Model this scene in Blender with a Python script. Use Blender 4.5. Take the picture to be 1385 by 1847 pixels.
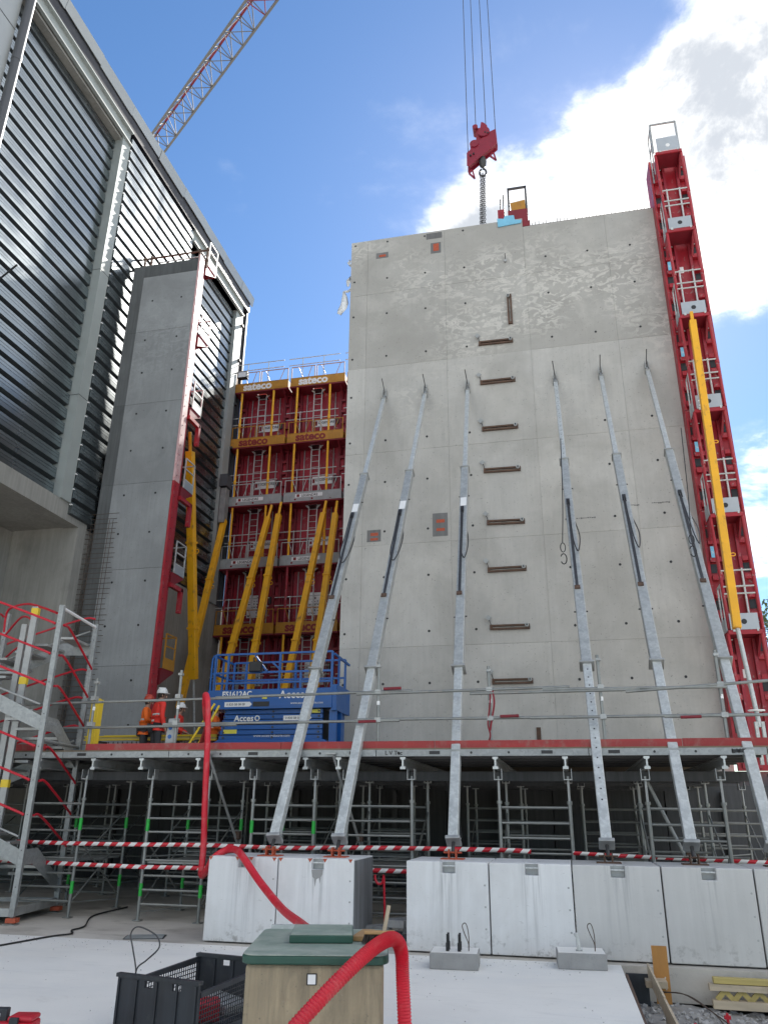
import bpy, bmesh, math, random
from mathutils import Vector, Matrix, Euler
random.seed(7)
for o in list(bpy.data.objects): bpy.data.objects.remove(o, do_unlink=True)
SC = bpy.context.scene
COL = SC.collection
R = math.radians

# ------------------------------------------------------------------ camera
CAM_H = 1.6
yaw, pitch, roll = R(12.95), R(21.15), R(0.6)
fwd = Vector((-math.sin(yaw)*math.cos(pitch), math.cos(yaw)*math.cos(pitch), math.sin(pitch)))
rt0 = Vector((math.cos(yaw), math.sin(yaw), 0)); up0 = rt0.cross(fwd)
rt = rt0*math.cos(roll)+up0*math.sin(roll); up = -rt0*math.sin(roll)+up0*math.cos(roll)
cd = bpy.data.cameras.new('camera'); cam = bpy.data.objects.new('camera', cd); COL.objects.link(cam)
m3 = Matrix((rt, up, -fwd)).transposed()
cam.matrix_world = Matrix.Translation((0, 0, CAM_H)) @ m3.to_4x4()
cd.sensor_fit = 'VERTICAL'; cd.sensor_height = 24.0; cd.sensor_width = 24.0; cd.lens = 24.0*1395/1847
cd.clip_start = 0.05; cd.clip_end = 3000
SC.camera = cam

# ------------------------------------------------------------------ sun, sky, exposure
SUN_AZ, SUN_EL = R(6.5), R(40.0)
sd = bpy.data.lights.new('sun', 'SUN'); sun = bpy.data.objects.new('sun', sd); COL.objects.link(sun)
sd.energy = 3.2; sd.angle = R(1.5); sd.color = (1.0, 0.95, 0.88)
sdir = Vector((math.sin(SUN_AZ)*math.cos(SUN_EL), math.cos(SUN_AZ)*math.cos(SUN_EL), math.sin(SUN_EL)))
sun.rotation_euler = sdir.to_track_quat('Z', 'Y').to_euler()
sun.location = sdir*60

W = bpy.data.worlds.new('World'); SC.world = W; W.use_nodes = True
def build_world():
    nt = W.node_tree; N = nt.nodes; L = nt.links
    for n in list(N): N.remove(n)
    def nd(t, **k):
        n = N.new(t)
        for a, b in k.items(): setattr(n, a, b)
        return n
    def math_(op, a, b=None, clamp=False):
        n = nd('ShaderNodeMath', operation=op, use_clamp=clamp)
        for i, v in enumerate((a, b)):
            if v is None: continue
            if isinstance(v, (int, float)): n.inputs[i].default_value = v
            else: L.new(v, n.inputs[i])
        return n.outputs[0]
    def sstep(v, a, b):
        n = nd('ShaderNodeMapRange', interpolation_type='SMOOTHSTEP', clamp=True)
        L.new(v, n.inputs['Value']); n.inputs['From Min'].default_value = a; n.inputs['From Max'].default_value = b
        return n.outputs[0]
    out = nd('ShaderNodeOutputWorld'); bg = nd('ShaderNodeBackground'); L.new(bg.outputs[0], out.inputs[0])
    bg.inputs[1].default_value = 0.058
    sky = nd('ShaderNodeTexSky', sky_type='NISHITA', sun_disc=False)
    sky.sun_elevation = SUN_EL; sky.sun_rotation = SUN_AZ
    sky.air_density = 1.0; sky.dust_density = 0.15; sky.ozone_density = 3.0; sky.altitude = 100
    tc = nd('ShaderNodeTexCoord'); D = tc.outputs['Generated']
    # cloud layer: the view direction meets a flat layer overhead, so clouds shrink towards the horizon
    sep = nd('ShaderNodeSeparateXYZ'); L.new(D, sep.inputs[0])
    zc = math_('ADD', math_('MAXIMUM', sep.outputs[2], 0.0), 0.25)
    cx = math_('DIVIDE', sep.outputs[0], zc); cy = math_('DIVIDE', sep.outputs[1], zc)
    cmb = nd('ShaderNodeCombineXYZ'); L.new(cx, cmb.inputs[0]); L.new(cy, cmb.inputs[1])
    def noise(scale, detail, rough, off, dist=0.0):
        mp = nd('ShaderNodeMapping'); mp.inputs['Location'].default_value = off; L.new(cmb.outputs[0], mp.inputs[0])
        n = nd('ShaderNodeTexNoise', noise_dimensions='3D'); L.new(mp.outputs[0], n.inputs['Vector'])
        n.inputs['Scale'].default_value = scale; n.inputs['Detail'].default_value = detail
        n.inputs['Roughness'].default_value = rough; n.inputs['Distortion'].default_value = dist
        return n.outputs[0]
    big = noise(1.1, 3, 0.5, (4.3, 1.7, 0.0))
    fine = noise(3.6, 9, 0.6, (1.1, 7.4, 2.0), 0.25)
    def lobe(az, el, a, b):
        d = Vector((math.sin(R(az))*math.cos(R(el)), math.cos(R(az))*math.cos(R(el)), math.sin(R(el))))
        n = nd('ShaderNodeVectorMath', operation='DOT_PRODUCT'); L.new(D, n.inputs[0]); n.inputs[1].default_value = d
        return sstep(n.outputs['Value'], math.cos(R(a)), math.cos(R(b)))
    # cumulus banks round the sky (one of them stands in front of the sun)
    bank = None
    for az, el, a, b, g in ((.5, 38, 9.5, 3, 1.0), (9, 39.5, 11, 3, 1.0), (19, 41.5, 12.5, 3, 1.0), (31, 43, 17, 6, 1.0), (17, 20, 8, 2, .6), (75, 32, 38, 10, .9), (135, 40, 36, 10, .9), (200, 34, 40, 10, .95), (262, 30, 30, 8, .8), (-50, 16, 16, 6, .5), (110, 66, 26, 6, .6)):  # unseen banks behind the camera are added to brighten the shade
        l = math_('MULTIPLY', lobe(az, el, a, b), g)
        bank = l if bank is None else math_('MAXIMUM', bank, l)
    amp = math_('ADD', math_('MULTIPLY', bank, .38), .62)
    s = math_('ADD', math_('MULTIPLY', bank, 0.40), math_('MULTIPLY', amp, math_('ADD', math_('MULTIPLY', math_('SUBTRACT', fine, .5), 1.5), math_('MULTIPLY', math_('SUBTRACT', big, .5), 0.5))))
    cover = sstep(s, 0.13, 0.36)
    wisp = math_('MULTIPLY', sstep(s, 0.08, 0.3), 0.18)
    cover = math_('MAXIMUM', cover, wisp)
    # thick parts are greyer underneath, thin edges let the sun through
    grey = noise(2.6, 8, 0.66, (1.9, 9.3, 3.0), 0.5)
    gm = math_('MULTIPLY', sstep(grey, 0.38, 0.58), sstep(s, 0.20, 0.42))
    glow = lobe(6.5, 40, 8, 1)
    ccol = nd('ShaderNodeMix', data_type='RGBA'); ccol.inputs['A'].default_value = (8.8, 8.6, 8.2, 1); ccol.inputs['B'].default_value = (3.0, 3.2, 3.5, 1)
    L.new(gm, ccol.inputs['Factor'])
    add = nd('ShaderNodeMix', data_type='RGBA', blend_type='ADD'); L.new(ccol.outputs['Result'], add.inputs['A'])
    add.inputs['B'].default_value = (2.5, 2.4, 2.2, 1); L.new(math_('MULTIPLY', glow, .8), add.inputs['Factor'])
    mix = nd('ShaderNodeMix', data_type='RGBA'); L.new(cover, mix.inputs['Factor'])
    hs = nd('ShaderNodeHueSaturation'); hs.inputs['Saturation'].default_value = 1.15; hs.inputs['Value'].default_value = .75; L.new(sky.outputs[0], hs.inputs['Color'])
    L.new(hs.outputs[0], mix.inputs['A']); L.new(add.outputs['Result'], mix.inputs['B'])
    L.new(mix.outputs['Result'], bg.inputs[0])
build_world()
SC.view_settings.view_transform = 'Standard'; SC.view_settings.look = 'None'
SC.view_settings.gamma = 1.0; SC.view_settings.use_curve_mapping = False
SC.view_settings.exposure = 2.05

# ------------------------------------------------------------------ helpers
def tag(o, label=None, cat=None, group=None, kind=None):
    if label: o['label'] = label
    if cat: o['category'] = cat
    if group: o['group'] = group
    if kind: o['kind'] = kind
    return o
def thing(name, label, cat, loc=(0, 0, 0), rz=0.0, group=None):
    o = bpy.data.objects.new(name, None); COL.objects.link(o)
    o.empty_display_size = 0.2; o.location = loc; o.rotation_euler = (0, 0, rz)
    return tag(o, label, cat, group)
def copy_tree(o, parent=None):
    c = o.copy(); COL.objects.link(c); c.parent = parent
    for ch in list(o.children): copy_tree(ch, c)
    return c
V = Vector
class MB:
    """collects simple solids; build() links them as one mesh object"""
    def __init__(s): s.v = []; s.f = []
    def add(s, vs, fs):
        b = len(s.v); s.v += [tuple(p) for p in vs]; s.f += [tuple(i+b for i in f) for f in fs]; return s
    def box(s, x0, x1, y0, y1, z0, z1, rz=0, c=None):
        vs = [V((x, y, z)) for z in (z0, z1) for x, y in ((x0, y0), (x1, y0), (x1, y1), (x0, y1))]
        if rz:
            c = V(c) if c is not None else V(((x0+x1)/2, (y0+y1)/2, 0)); q = Matrix.Rotation(rz, 3, 'Z')
            vs = [q @ (p-c)+c for p in vs]
        return s.add(vs, [(0, 3, 2, 1), (4, 5, 6, 7), (0, 1, 5, 4), (1, 2, 6, 5), (2, 3, 7, 6), (3, 0, 4, 7)])
    def bar(s, a, b, w, h, upv=(0, 0, 1)):
        a, b = V(a), V(b); d = (b-a).normalized(); u = V(upv)
        if abs(d.dot(u)) > .98: u = V((0, 1, 0))
        x = d.cross(u).normalized(); y = x.cross(d).normalized()
        vs = [p+x*i*w/2+y*j*h/2 for p in (a, b) for i, j in ((-1, -1), (1, -1), (1, 1), (-1, 1))]
        return s.add(vs, [(0, 3, 2, 1), (4, 5, 6, 7), (0, 1, 5, 4), (1, 2, 6, 5), (2, 3, 7, 6), (3, 0, 4, 7)])
    def tube(s, a, b, r, n=8, r2=None, caps=True):
        a, b = V(a), V(b); r2 = r if r2 is None else r2
        d = (b-a).normalized(); u = V((0, 0, 1)) if abs(d.z) < .95 else V((1, 0, 0))
        x = d.cross(u).normalized(); y = x.cross(d)
        vs = [a+(x*math.cos(t)+y*math.sin(t))*r for t in [2*math.pi*i/n for i in range(n)]]
        vs += [b+(x*math.cos(t)+y*math.sin(t))*r2 for t in [2*math.pi*i/n for i in range(n)]]
        fs = [(i, (i+1) % n, n+(i+1) % n, n+i) for i in range(n)]
        if caps: fs += [tuple(range(n-1, -1, -1)), tuple(range(n, 2*n))]
        return s.add(vs, fs)
    def path(s, pts, r, n=8, closed=False):
        pts = [V(p) for p in pts]; m = len(pts); rings = []; prev = None
        for i, p in enumerate(pts):
            if closed: d = pts[(i+1) % m]-pts[i-1]
            else: d = pts[min(i+1, m-1)]-pts[max(i-1, 0)]
            d.normalize()
            if prev is None:
                u = V((0, 0, 1)) if abs(d.z) < .9 else V((1, 0, 0)); x = d.cross(u).normalized()
            else: x = (prev-d*prev.dot(d)).normalized()
            prev = x; y = d.cross(x); rr = r(i/(m-1)) if callable(r) else r
            rings.append([p+(x*math.cos(2*math.pi*k/n)+y*math.sin(2*math.pi*k/n))*rr for k in range(n)])
        vs = [q for ring in rings for q in ring]; fs = []
        for i in range(m if closed else m-1):
            j = (i+1) % m
            fs += [(i*n+k, i*n+(k+1) % n, j*n+(k+1) % n, j*n+k) for k in range(n)]
        if not closed: fs += [tuple(range(n-1, -1, -1)), tuple((m-1)*n+k for k in range(n))]
        return s.add(vs, fs)
    def prism(s, outline, a, b, axis='Y'):
        """outline: 2D points; extruded along axis from a to b. 'Y': (x,z); 'X': (y,z); 'Z': (x,y)"""
        def P(p, t):
            if axis == 'Y': return (p[0], t, p[1])
            if axis == 'X': return (t, p[0], p[1])
            return (p[0], p[1], t)
        n = len(outline)
        vs = [P(p, a) for p in outline]+[P(p, b) for p in outline]
        fs = [(i, (i+1) % n, n+(i+1) % n, n+i) for i in range(n)]+[tuple(range(n-1, -1, -1)), tuple(range(n, 2*n))]
        return s.add(vs, fs)
    def lathe(s, prof, c=(0, 0, 0), n=12):
        c = V(c); vs = []; fs = []; m = len(prof)
        for r, z in prof:
            vs += [c+V((r*math.cos(2*math.pi*k/n), r*math.sin(2*math.pi*k/n), z)) for k in range(n)]
        for i in range(m-1):
            fs += [(i*n+k, i*n+(k+1) % n, (i+1)*n+(k+1) % n, (i+1)*n+k) for k in range(n)]
        fs += [tuple(range(n-1, -1, -1)), tuple((m-1)*n+k for k in range(n))]
        return s.add(vs, fs)
    def xform(s, M):
        s.v = [tuple(M @ V(p)) for p in s.v]; return s
    def mesh(s, name):
        me = bpy.data.meshes.new(name); me.from_pydata(s.v, [], s.f)
        bm = bmesh.new(); bm.from_mesh(me); bmesh.ops.recalc_face_normals(bm, faces=bm.faces); bm.to_mesh(me); bm.free()
        return me
    def build(s, name, mat, parent=None, smooth=False, bevel=0, world=False, **tg):
        """world=True: the points are world coordinates and the parent is an unrotated Empty"""
        if world and parent is not None:
            q = parent
            off = V((0, 0, 0))
            while q is not None: off += q.location; q = q.parent
            s.v = [tuple(V(p)-off) for p in s.v]
        me = s.mesh(name); me.materials.append(mat)
        if smooth:
            for p in me.polygons: p.use_smooth = True
            if hasattr(me, 'set_sharp_from_angle'): me.set_sharp_from_angle(angle=R(40))
        o = bpy.data.objects.new(name, me); COL.objects.link(o)
        if parent is not None: o.parent = parent
        if bevel:
            b = o.modifiers.new('bevel', 'BEVEL'); b.width = bevel; b.segments = 2; b.limit_method = 'ANGLE'
        if tg: tag(o, **tg)
        return o
def inst(name, me, parent, loc=(0, 0, 0), rot=(0, 0, 0), scale=None):
    o = bpy.data.objects.new(name, me); COL.objects.link(o); o.parent = parent; o.location = loc; o.rotation_euler = rot
    if scale: o.scale = scale
    return o
def text(name, body, size, mat, parent, loc, rot=(R(90), 0, 0), ext=0.004, bold=0.0, shear=0.0, space=1.0, align='LEFT', world=True):
    cu = bpy.data.curves.new(name, 'FONT'); cu.body = body; cu.size = size; cu.extrude = ext; cu.offset = bold
    cu.shear = shear; cu.space_character = space; cu.align_x = align; cu.resolution_u = 3
    t = bpy.data.objects.new(name, cu); COL.objects.link(t)
    bpy.context.view_layer.update()
    me = bpy.data.meshes.new_from_object(t.evaluated_get(bpy.context.evaluated_depsgraph_get()))
    bpy.data.objects.remove(t, do_unlink=True); bpy.data.curves.remove(cu)
    me.materials.clear(); me.materials.append(mat); me.name = name
    o = bpy.data.objects.new(name, me); COL.objects.link(o); o.parent = parent
    l = V(loc)
    if world and parent is not None:
        q = parent
        while q is not None: l = l-q.location; q = q.parent
    o.location = l; o.rotation_euler = rot
    return o
def spline(pts, n=8):
    """Catmull-Rom through the points"""
    P = [V(p) for p in pts]; P = [P[0]*2-P[1]]+P+[P[-1]*2-P[-2]]; out = []
    for i in range(1, len(P)-2):
        a, b, c, d = P[i-1:i+3]
        for k in range(n):
            t = k/n
            out.append(.5*((2*b)+(c-a)*t+(2*a-5*b+4*c-d)*t*t+(3*b-a-3*c+d)*t**3))
    out.append(P[-2]); return out

# ------------------------------------------------------------------ materials
MATS = {}
def M(name, col, rough=.6, metal=0.0, var=.12, scale=2.0, bump=0.0, bscale=60.0, rand=.06, streak=0.0, dirt=None, dscale=1.5, dthr=(.55, .75), spec=.5, stretch=(1, 1, 1), rvar=.1, extra=None):
    m = bpy.data.materials.new(name); m.use_nodes = True; MATS[name] = m
    nt = m.node_tree; N = nt.nodes; L = nt.links; bs = N['Principled BSDF']
    tc = N.new('ShaderNodeTexCoord'); co = tc.outputs['Object']
    def mapped(sc, off=(0, 0, 0)):
        mp = N.new('ShaderNodeMapping'); mp.inputs['Scale'].default_value = sc; mp.inputs['Location'].default_value = off; L.new(co, mp.inputs[0]); return mp.outputs[0]
    def noise(vec, s, d=6, r=.6, dist=0):
        n = N.new('ShaderNodeTexNoise'); L.new(vec, n.inputs['Vector']); n.inputs['Scale'].default_value = s
        n.inputs['Detail'].default_value = d; n.inputs['Roughness'].default_value = r; n.inputs['Distortion'].default_value = dist
        return n.outputs[0]
    def rng(v, a, b, c, d):
        n = N.new('ShaderNodeMapRange'); n.clamp = True; L.new(v, n.inputs[0])
        for i, x in enumerate((a, b, c, d)): n.inputs[i+1].default_value = x
        return n.outputs[0]
    def mul(a, b, op='MULTIPLY'):
        n = N.new('ShaderNodeMath'); n.operation = op
        for i, x in enumerate((a, b)):
            if isinstance(x, (int, float)): n.inputs[i].default_value = x
            else: L.new(x, n.inputs[i])
        return n.outputs[0]
    def mixc(fac, A, B, bt='MIX'):
        n = N.new('ShaderNodeMix'); n.data_type = 'RGBA'; n.blend_type = bt
        if isinstance(fac, (int, float)): n.inputs['Factor'].default_value = fac
        else: L.new(fac, n.inputs['Factor'])
        for k, x in (('A', A), ('B', B)):
            if isinstance(x, tuple): n.inputs[k].default_value = (*x[:3], 1)
            else: L.new(x, n.inputs[k])
        return n.outputs['Result']
    nz = noise(mapped(stretch), scale)
    oi = N.new('ShaderNodeObjectInfo')
    fac = rng(nz, .3, .7, 1-var, 1+var)
    if rand: fac = mul(fac, rng(oi.outputs['Random'], 0, 1, 1-rand, 1+rand))
    if streak:
        st = noise(mapped((6, 6, .35), (3, 1, 0)), 2.0, 5, .65)
        fac = mul(fac, rng(st, .35, .7, 1+streak*.5, 1-streak))
    cb = N.new('ShaderNodeCombineColor')
    for i in range(3): L.new(fac, cb.inputs[i])
    c = mixc(1.0, tuple(col), cb.outputs[0], 'MULTIPLY')
    if dirt:
        dn = noise(mapped((1, 1, .6), (7, 2, 5)), dscale, 8, .68, .4)
        c = mixc(rng(dn, dthr[0], dthr[1], 0, 1), c, dirt)
    ctx = dict(nt=nt, N=N, L=L, bs=bs, mapped=mapped, noise=noise, rng=rng, mul=mul, mixc=mixc, oi=oi, tc=tc, nz=nz)
    if extra: c = extra(ctx, c) or c
    L.new(c, bs.inputs['Base Color'])
    if rvar: L.new(rng(nz, .3, .7, max(.02, rough-rvar), min(1, rough+rvar)), bs.inputs['Roughness'])
    else: bs.inputs['Roughness'].default_value = rough
    bs.inputs['Metallic'].default_value = metal
    bs.inputs['Specular IOR Level'].default_value = spec
    if bump:
        b = N.new('ShaderNodeBump'); b.inputs['Strength'].default_value = bump; b.inputs['Distance'].default_value = .02
        L.new(noise(mapped((1, 1, 1), (1, 2, 3)), bscale, 5, .6), b.inputs['Height']); L.new(b.outputs[0], bs.inputs['Normal'])
    return m

def wall_extra(light, z0, dark=.82, blot_amt=.75):
    """cast concrete: the younger upper lifts are greyer, with pale form-oil blotches; clouds of stain, drip marks, pinholes"""
    def f(k, c):
        N, L, rng, noise, mapped, mul, mixc = (k[x] for x in ('N', 'L', 'rng', 'noise', 'mapped', 'mul', 'mixc'))
        sep = N.new('ShaderNodeSeparateXYZ'); L.new(k['tc'].outputs['Object'], sep.inputs[0])
        hi = rng(sep.outputs[2], z0-.02, z0+.02, 0, 1)
        mud = noise(mapped((.45, .45, .6), (4, 1, 2)), 1.3, 7, .62, .8)
        c = mixc(mul(hi, rng(mud, .3, .65, 1, .35)), c, tuple(x*dark for x in light))
        # pale worm-like blotches, in patches
        wv = noise(mapped((1.1, 1, 1.9), (2, 0, 9)), 2.3, 7, .58, 1.6)
        blot = mul(rng(wv, .50, .545, 0, 1), rng(wv, .60, .66, 1, .2))
        big = rng(noise(mapped((.28, .28, .4), (5.5, 0, 3)), 1.0, 3, .5), .45, .56, 0, 1)
        c = mixc(mul(mul(blot, rng(sep.outputs[2], z0-3.2, z0+.3, .12, 1)), mul(big, blot_amt)), c, tuple(min(.62, x*1.16) for x in light))
        cloud = rng(noise(mapped((1, 1, .8), (8, 4, 1)), .55, 9, .66, .5), .44, .66, 0, .7)
        c = mixc(cloud, c, tuple(x*.72 for x in light))
        pale = rng(noise(mapped((1, 1, .7), (1, 9, 6)), .8, 8, .62, .4), .52, .70, 0, .45)
        c = mixc(pale, c, tuple(min(.7, x*1.15) for x in light))
        drip = mul(rng(noise(mapped((5, 5, .28), (0, 0, 4)), 1.6, 7, .7), .56, .70, 0, .5), rng(noise(mapped((.6, .6, .5), (3, 3, 3)), 1.0, 3, .5), .45, .62, 0, 1))
        c = mixc(drip, c, tuple(x*.66 for x in light))
        pin = rng(noise(mapped((1, 1, 1)), 24, 2, .5), .69, .73, 0, .55)
        return mixc(pin, c, (.12, .115, .11))
    return f
def block_extra(k, c):
    """pale shuttered block: water runs below the lifting pocket, grime at the foot, scuffs"""
    N, L, rng, noise, mapped, mul, mixc = (k[x] for x in ('N', 'L', 'rng', 'noise', 'mapped', 'mul', 'mixc'))
    sep = N.new('ShaderNodeSeparateXYZ'); L.new(k['tc'].outputs['Object'], sep.inputs[0])
    off = N.new('ShaderNodeMath'); off.operation = 'SUBTRACT'; L.new(sep.outputs[0], off.inputs[0]); off.inputs[1].default_value = .52
    ab = N.new('ShaderNodeMath'); ab.operation = 'ABSOLUTE'; L.new(off.outputs[0], ab.inputs[0])
    ad = N.new('ShaderNodeVectorMath'); ad.operation = 'ADD'; L.new(k['tc'].outputs['Object'], ad.inputs[0])
    cv = N.new('ShaderNodeCombineXYZ'); L.new(k['oi'].outputs['Random'], cv.inputs[0]); L.new(k['oi'].outputs['Random'], cv.inputs[1])
    sc = N.new('ShaderNodeVectorMath'); sc.operation = 'SCALE'; L.new(cv.outputs[0], sc.inputs[0]); sc.inputs['Scale'].default_value = 40; L.new(sc.outputs[0], ad.inputs[1])
    def mp(scl):
        m = N.new('ShaderNodeMapping'); m.inputs['Scale'].default_value = scl; L.new(ad.outputs[0], m.inputs[0]); return m.outputs[0]
    run = mul(rng(noise(mp((14, 14, .5)), 1.4, 6, .65), .48, .66, 0, 1), rng(ab.outputs[0], .07, .24, 1, 0))
    run = mul(run, rng(sep.outputs[2], .05, .86, .25, 1))
    c = mixc(mul(run, .75), c, (.30, .31, .315))
    a = rng(noise(mp((1, 1, .8)), 1.6, 9, .66, .6), .44, .7, 0, .5)
    c = mixc(a, c, (.55, .55, .54))
    b = mul(rng(noise(mp((1, 1, 1)), 9, 6, .7), .54, .66, 0, .8), rng(sep.outputs[2], .03, .3, 1, 0))
    c = mixc(b, c, (.25, .245, .235))
    sc2 = rng(noise(mp((1.2, 1, 5)), 7, 4, .6, 1.5), .66, .70, 0, .35)
    return mixc(sc2, c, (.36, .36, .36))
def spangle(k, c):
    N, L, rng, mixc, mapped = (k[x] for x in ('N', 'L', 'rng', 'mixc', 'mapped'))
    v = N.new('ShaderNodeTexVoronoi'); L.new(mapped((1, 1, 1)), v.inputs['Vector']); v.inputs['Scale'].default_value = 28
    s = N.new('ShaderNodeSeparateColor'); L.new(v.outputs['Color'], s.inputs[0])
    cb = N.new('ShaderNodeCombineColor'); f = rng(s.outputs[0], 0, 1, .9, 1.1)
    for i in range(3): L.new(f, cb.inputs[i])
    return mixc(1.0, c, cb.outputs[0], 'MULTIPLY')
def splat(k, c):
    """cement splashes, chipped and dusty paint"""
    rng, noise, mapped, mixc, mul = (k[x] for x in ('rng', 'noise', 'mapped', 'mixc', 'mul'))
    a = mul(rng(noise(mapped((1, 1, .7), (3, 8, 1)), 7, 6, .72, .6), .57, .63, 0, .75), rng(noise(mapped((.5, .5, .5), (1, 4, 7)), 1.2, 3, .5), .42, .6, .15, 1))
    c = mixc(a, c, (.34, .31, .29))
    b = rng(noise(mapped((2.5, 2.5, .6), (6, 2, 2)), 2.2, 6, .7), .52, .72, 0, .45)
    return mixc(b, c, (.16, .10, .09))
def box_extra(k, c):
    rng, noise, mapped, mixc, mul = (k[x] for x in ('rng', 'noise', 'mapped', 'mixc', 'mul'))
    c = mixc(rng(noise(mapped((3, 3, .5), (3, 8, 1)), 2.2, 7, .7, .6), .48, .66, 0, .65), c, (.17, .145, .105))
    c = mixc(rng(noise(mapped((1, 1, 1), (2, 5, 1)), 26, 4, .7), .62, .70, 0, .6), c, (.13, .115, .09))
    return mixc(rng(noise(mapped((1, 1, .8), (9, 1, 4)), 10, 5, .75, .8), .66, .70, 0, .8), c, (.55, .52, .45))
def hose_extra(k, c):
    rng, noise, mapped, mixc, mul = (k[x] for x in ('rng', 'noise', 'mapped', 'mixc', 'mul'))
    c = mixc(rng(noise(mapped((1, 1, 1), (3, 8, 1)), 5, 7, .7, .6), .5, .75, 0, .45), c, (.55, .25, .22))
    return mixc(rng(noise(mapped((1, 1, 1), (7, 1, 3)), 14, 5, .75), .6, .7, 0, .5), c, (.22, .03, .03))
def slab_extra(k, c):
    N, L, rng, noise, mapped, mul, mixc = (k[x] for x in ('N', 'L', 'rng', 'noise', 'mapped', 'mul', 'mixc'))
    a = rng(noise(mapped((.5, 1.2, 1), (3, 3, 0)), .8, 6, .6, .6), .45, .7, 0, .35)
    c = mixc(a, c, (.62, .64, .65))
    b = rng(noise(mapped((1, 1, 1), (0, 6, 0)), 2.2, 9, .7, .5), .62, .8, 0, .4)
    c = mixc(b, c, (.45, .43, .39))
    d = rng(noise(mapped((.35, 1.6, 1), (2, 1, 0)), 3.0, 8, .7, 1.2), .55, .75, 0, .45)
    c = mixc(d, c, (.58, .575, .55))
    g = rng(noise(mapped((1, 1, 1), (5, 1, 0)), 38, 3, .6), .66, .72, 0, .5)
    return mixc(g, c, (.38, .36, .33))
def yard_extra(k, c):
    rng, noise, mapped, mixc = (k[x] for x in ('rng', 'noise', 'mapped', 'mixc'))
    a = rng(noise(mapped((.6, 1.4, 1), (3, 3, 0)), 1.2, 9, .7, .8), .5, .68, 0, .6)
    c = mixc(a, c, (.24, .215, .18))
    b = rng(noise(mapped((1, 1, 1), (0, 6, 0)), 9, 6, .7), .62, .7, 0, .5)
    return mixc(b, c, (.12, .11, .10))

M('wall_concrete', (.485, .475, .45), rough=.85, var=.10, scale=.7, bump=.12, bscale=18, rand=.06, streak=.05, extra=wall_extra((.50, .485, .45), 13.96-2.5, .70, .9))
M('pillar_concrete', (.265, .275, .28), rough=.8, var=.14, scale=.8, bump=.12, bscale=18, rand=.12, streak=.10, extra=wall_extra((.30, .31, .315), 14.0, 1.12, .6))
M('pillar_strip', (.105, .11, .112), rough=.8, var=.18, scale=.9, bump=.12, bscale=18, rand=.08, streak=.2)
M('old_concrete', (.27, .265, .245), rough=.9, var=.16, scale=.5, bump=.2, bscale=12, rand=.03, streak=.16, dirt=(.13, .125, .115), dscale=.6, dthr=(.52, .8))
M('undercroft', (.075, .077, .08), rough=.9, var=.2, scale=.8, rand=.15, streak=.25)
M('dark_concrete', (.17, .17, .17), rough=.9, var=.18, scale=.6, bump=.15, bscale=14, rand=.08, streak=.2)
M('block_concrete', (.70, .71, .715), rough=.62, var=.07, scale=1.2, bump=.05, bscale=30, rand=.05, streak=.05, spec=.4, extra=block_extra)
M('block_grey', (.56, .56, .55), rough=.5, var=.08, scale=1.2, bump=.05, bscale=30, rand=.05, streak=.06, spec=.5, extra=block_extra)
M('block_side_shade', (.20, .21, .22), rough=.6, var=.2, scale=1.2, rand=.05, streak=.5)
M('pad_concrete', (.30, .30, .295), rough=.9, var=.12, scale=5, bump=.2, bscale=60, dirt=(.19, .19, .19), dscale=4)
M('slab', (.82, .81, .77), rough=.7, var=.05, scale=.6, bump=.04, bscale=30, rand=0, extra=slab_extra)
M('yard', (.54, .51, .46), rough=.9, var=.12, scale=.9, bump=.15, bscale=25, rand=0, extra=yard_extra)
M('earth', (.30, .29, .275), rough=.95, var=.25, scale=3, bump=.6, bscale=22, rand=0, dirt=(.17, .16, .145), dscale=3)
M('rubble', (.40, .39, .375), rough=.95, var=.3, scale=5, bump=.3, bscale=40, rand=0)
M('mortar_box', (.37, .30, .20), rough=.9, var=.15, scale=2.5, bump=.3, bscale=40, rand=0, streak=.2, extra=box_extra)
M('green_lid', (.24, .30, .25), rough=.65, var=.18, scale=4, bump=.05, rand=0, dirt=(.42, .45, .39), dscale=3.5, dthr=(.42, .68))
M('green_paint', (.02, .075, .052), rough=.45, var=.15, scale=6, rand=0, dirt=(.3, .33, .3), dscale=9, dthr=(.66, .78))
M('galv_stair', (.29, .305, .305), rough=.5, metal=.35, var=.14, scale=7, rand=.05, extra=spangle)
M('galv_aged', (.40, .415, .41), rough=.5, metal=.35, var=.14, scale=7, rand=.05, extra=spangle)
M('galv', (.53, .55, .54), rough=.45, metal=.3, var=.10, scale=7, rand=.05, extra=spangle)
M('galv_dull', (.38, .39, .385), rough=.55, metal=.6, var=.2, scale=6, rand=.08, dirt=(.3, .27, .22), dscale=5, dthr=(.58, .8))
M('scaff', (.25, .26, .25), rough=.5, metal=.6, var=.2, scale=5, rand=.1, dirt=(.33, .31, .27), dscale=4)
M('steel_dark', (.07, .07, .072), rough=.5, metal=.5, var=.2, scale=8)
M('steel_black', (.018, .018, .02), rough=.45, var=.2, scale=8)
M('rust', (.115, .07, .05), rough=.8, metal=.2, var=.3, scale=9, dirt=(.06, .045, .038), dscale=8)
M('rebar', (.10, .075, .06), rough=.8, metal=.3, var=.3, scale=12)
M('cladding', (.27, .305, .32), rough=.24, metal=1.0, var=.05, scale=1.2, rand=.05, rvar=.06)
M('clad_post', (.36, .39, .38), rough=.55, metal=.3, var=.06, scale=2, rand=.03)
M('clad_shade', (.045, .054, .06), rough=.6, var=.1, scale=2, rand=0)
M('flashing', (.34, .36, .36), rough=.4, metal=.6, var=.08, scale=1.5, rand=.08)
M('membrane', (.012, .013, .018), rough=.5, var=.2, scale=2)
M('dark_steel', (.085, .09, .10), rough=.5, metal=.3, var=.1, scale=2)
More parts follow.
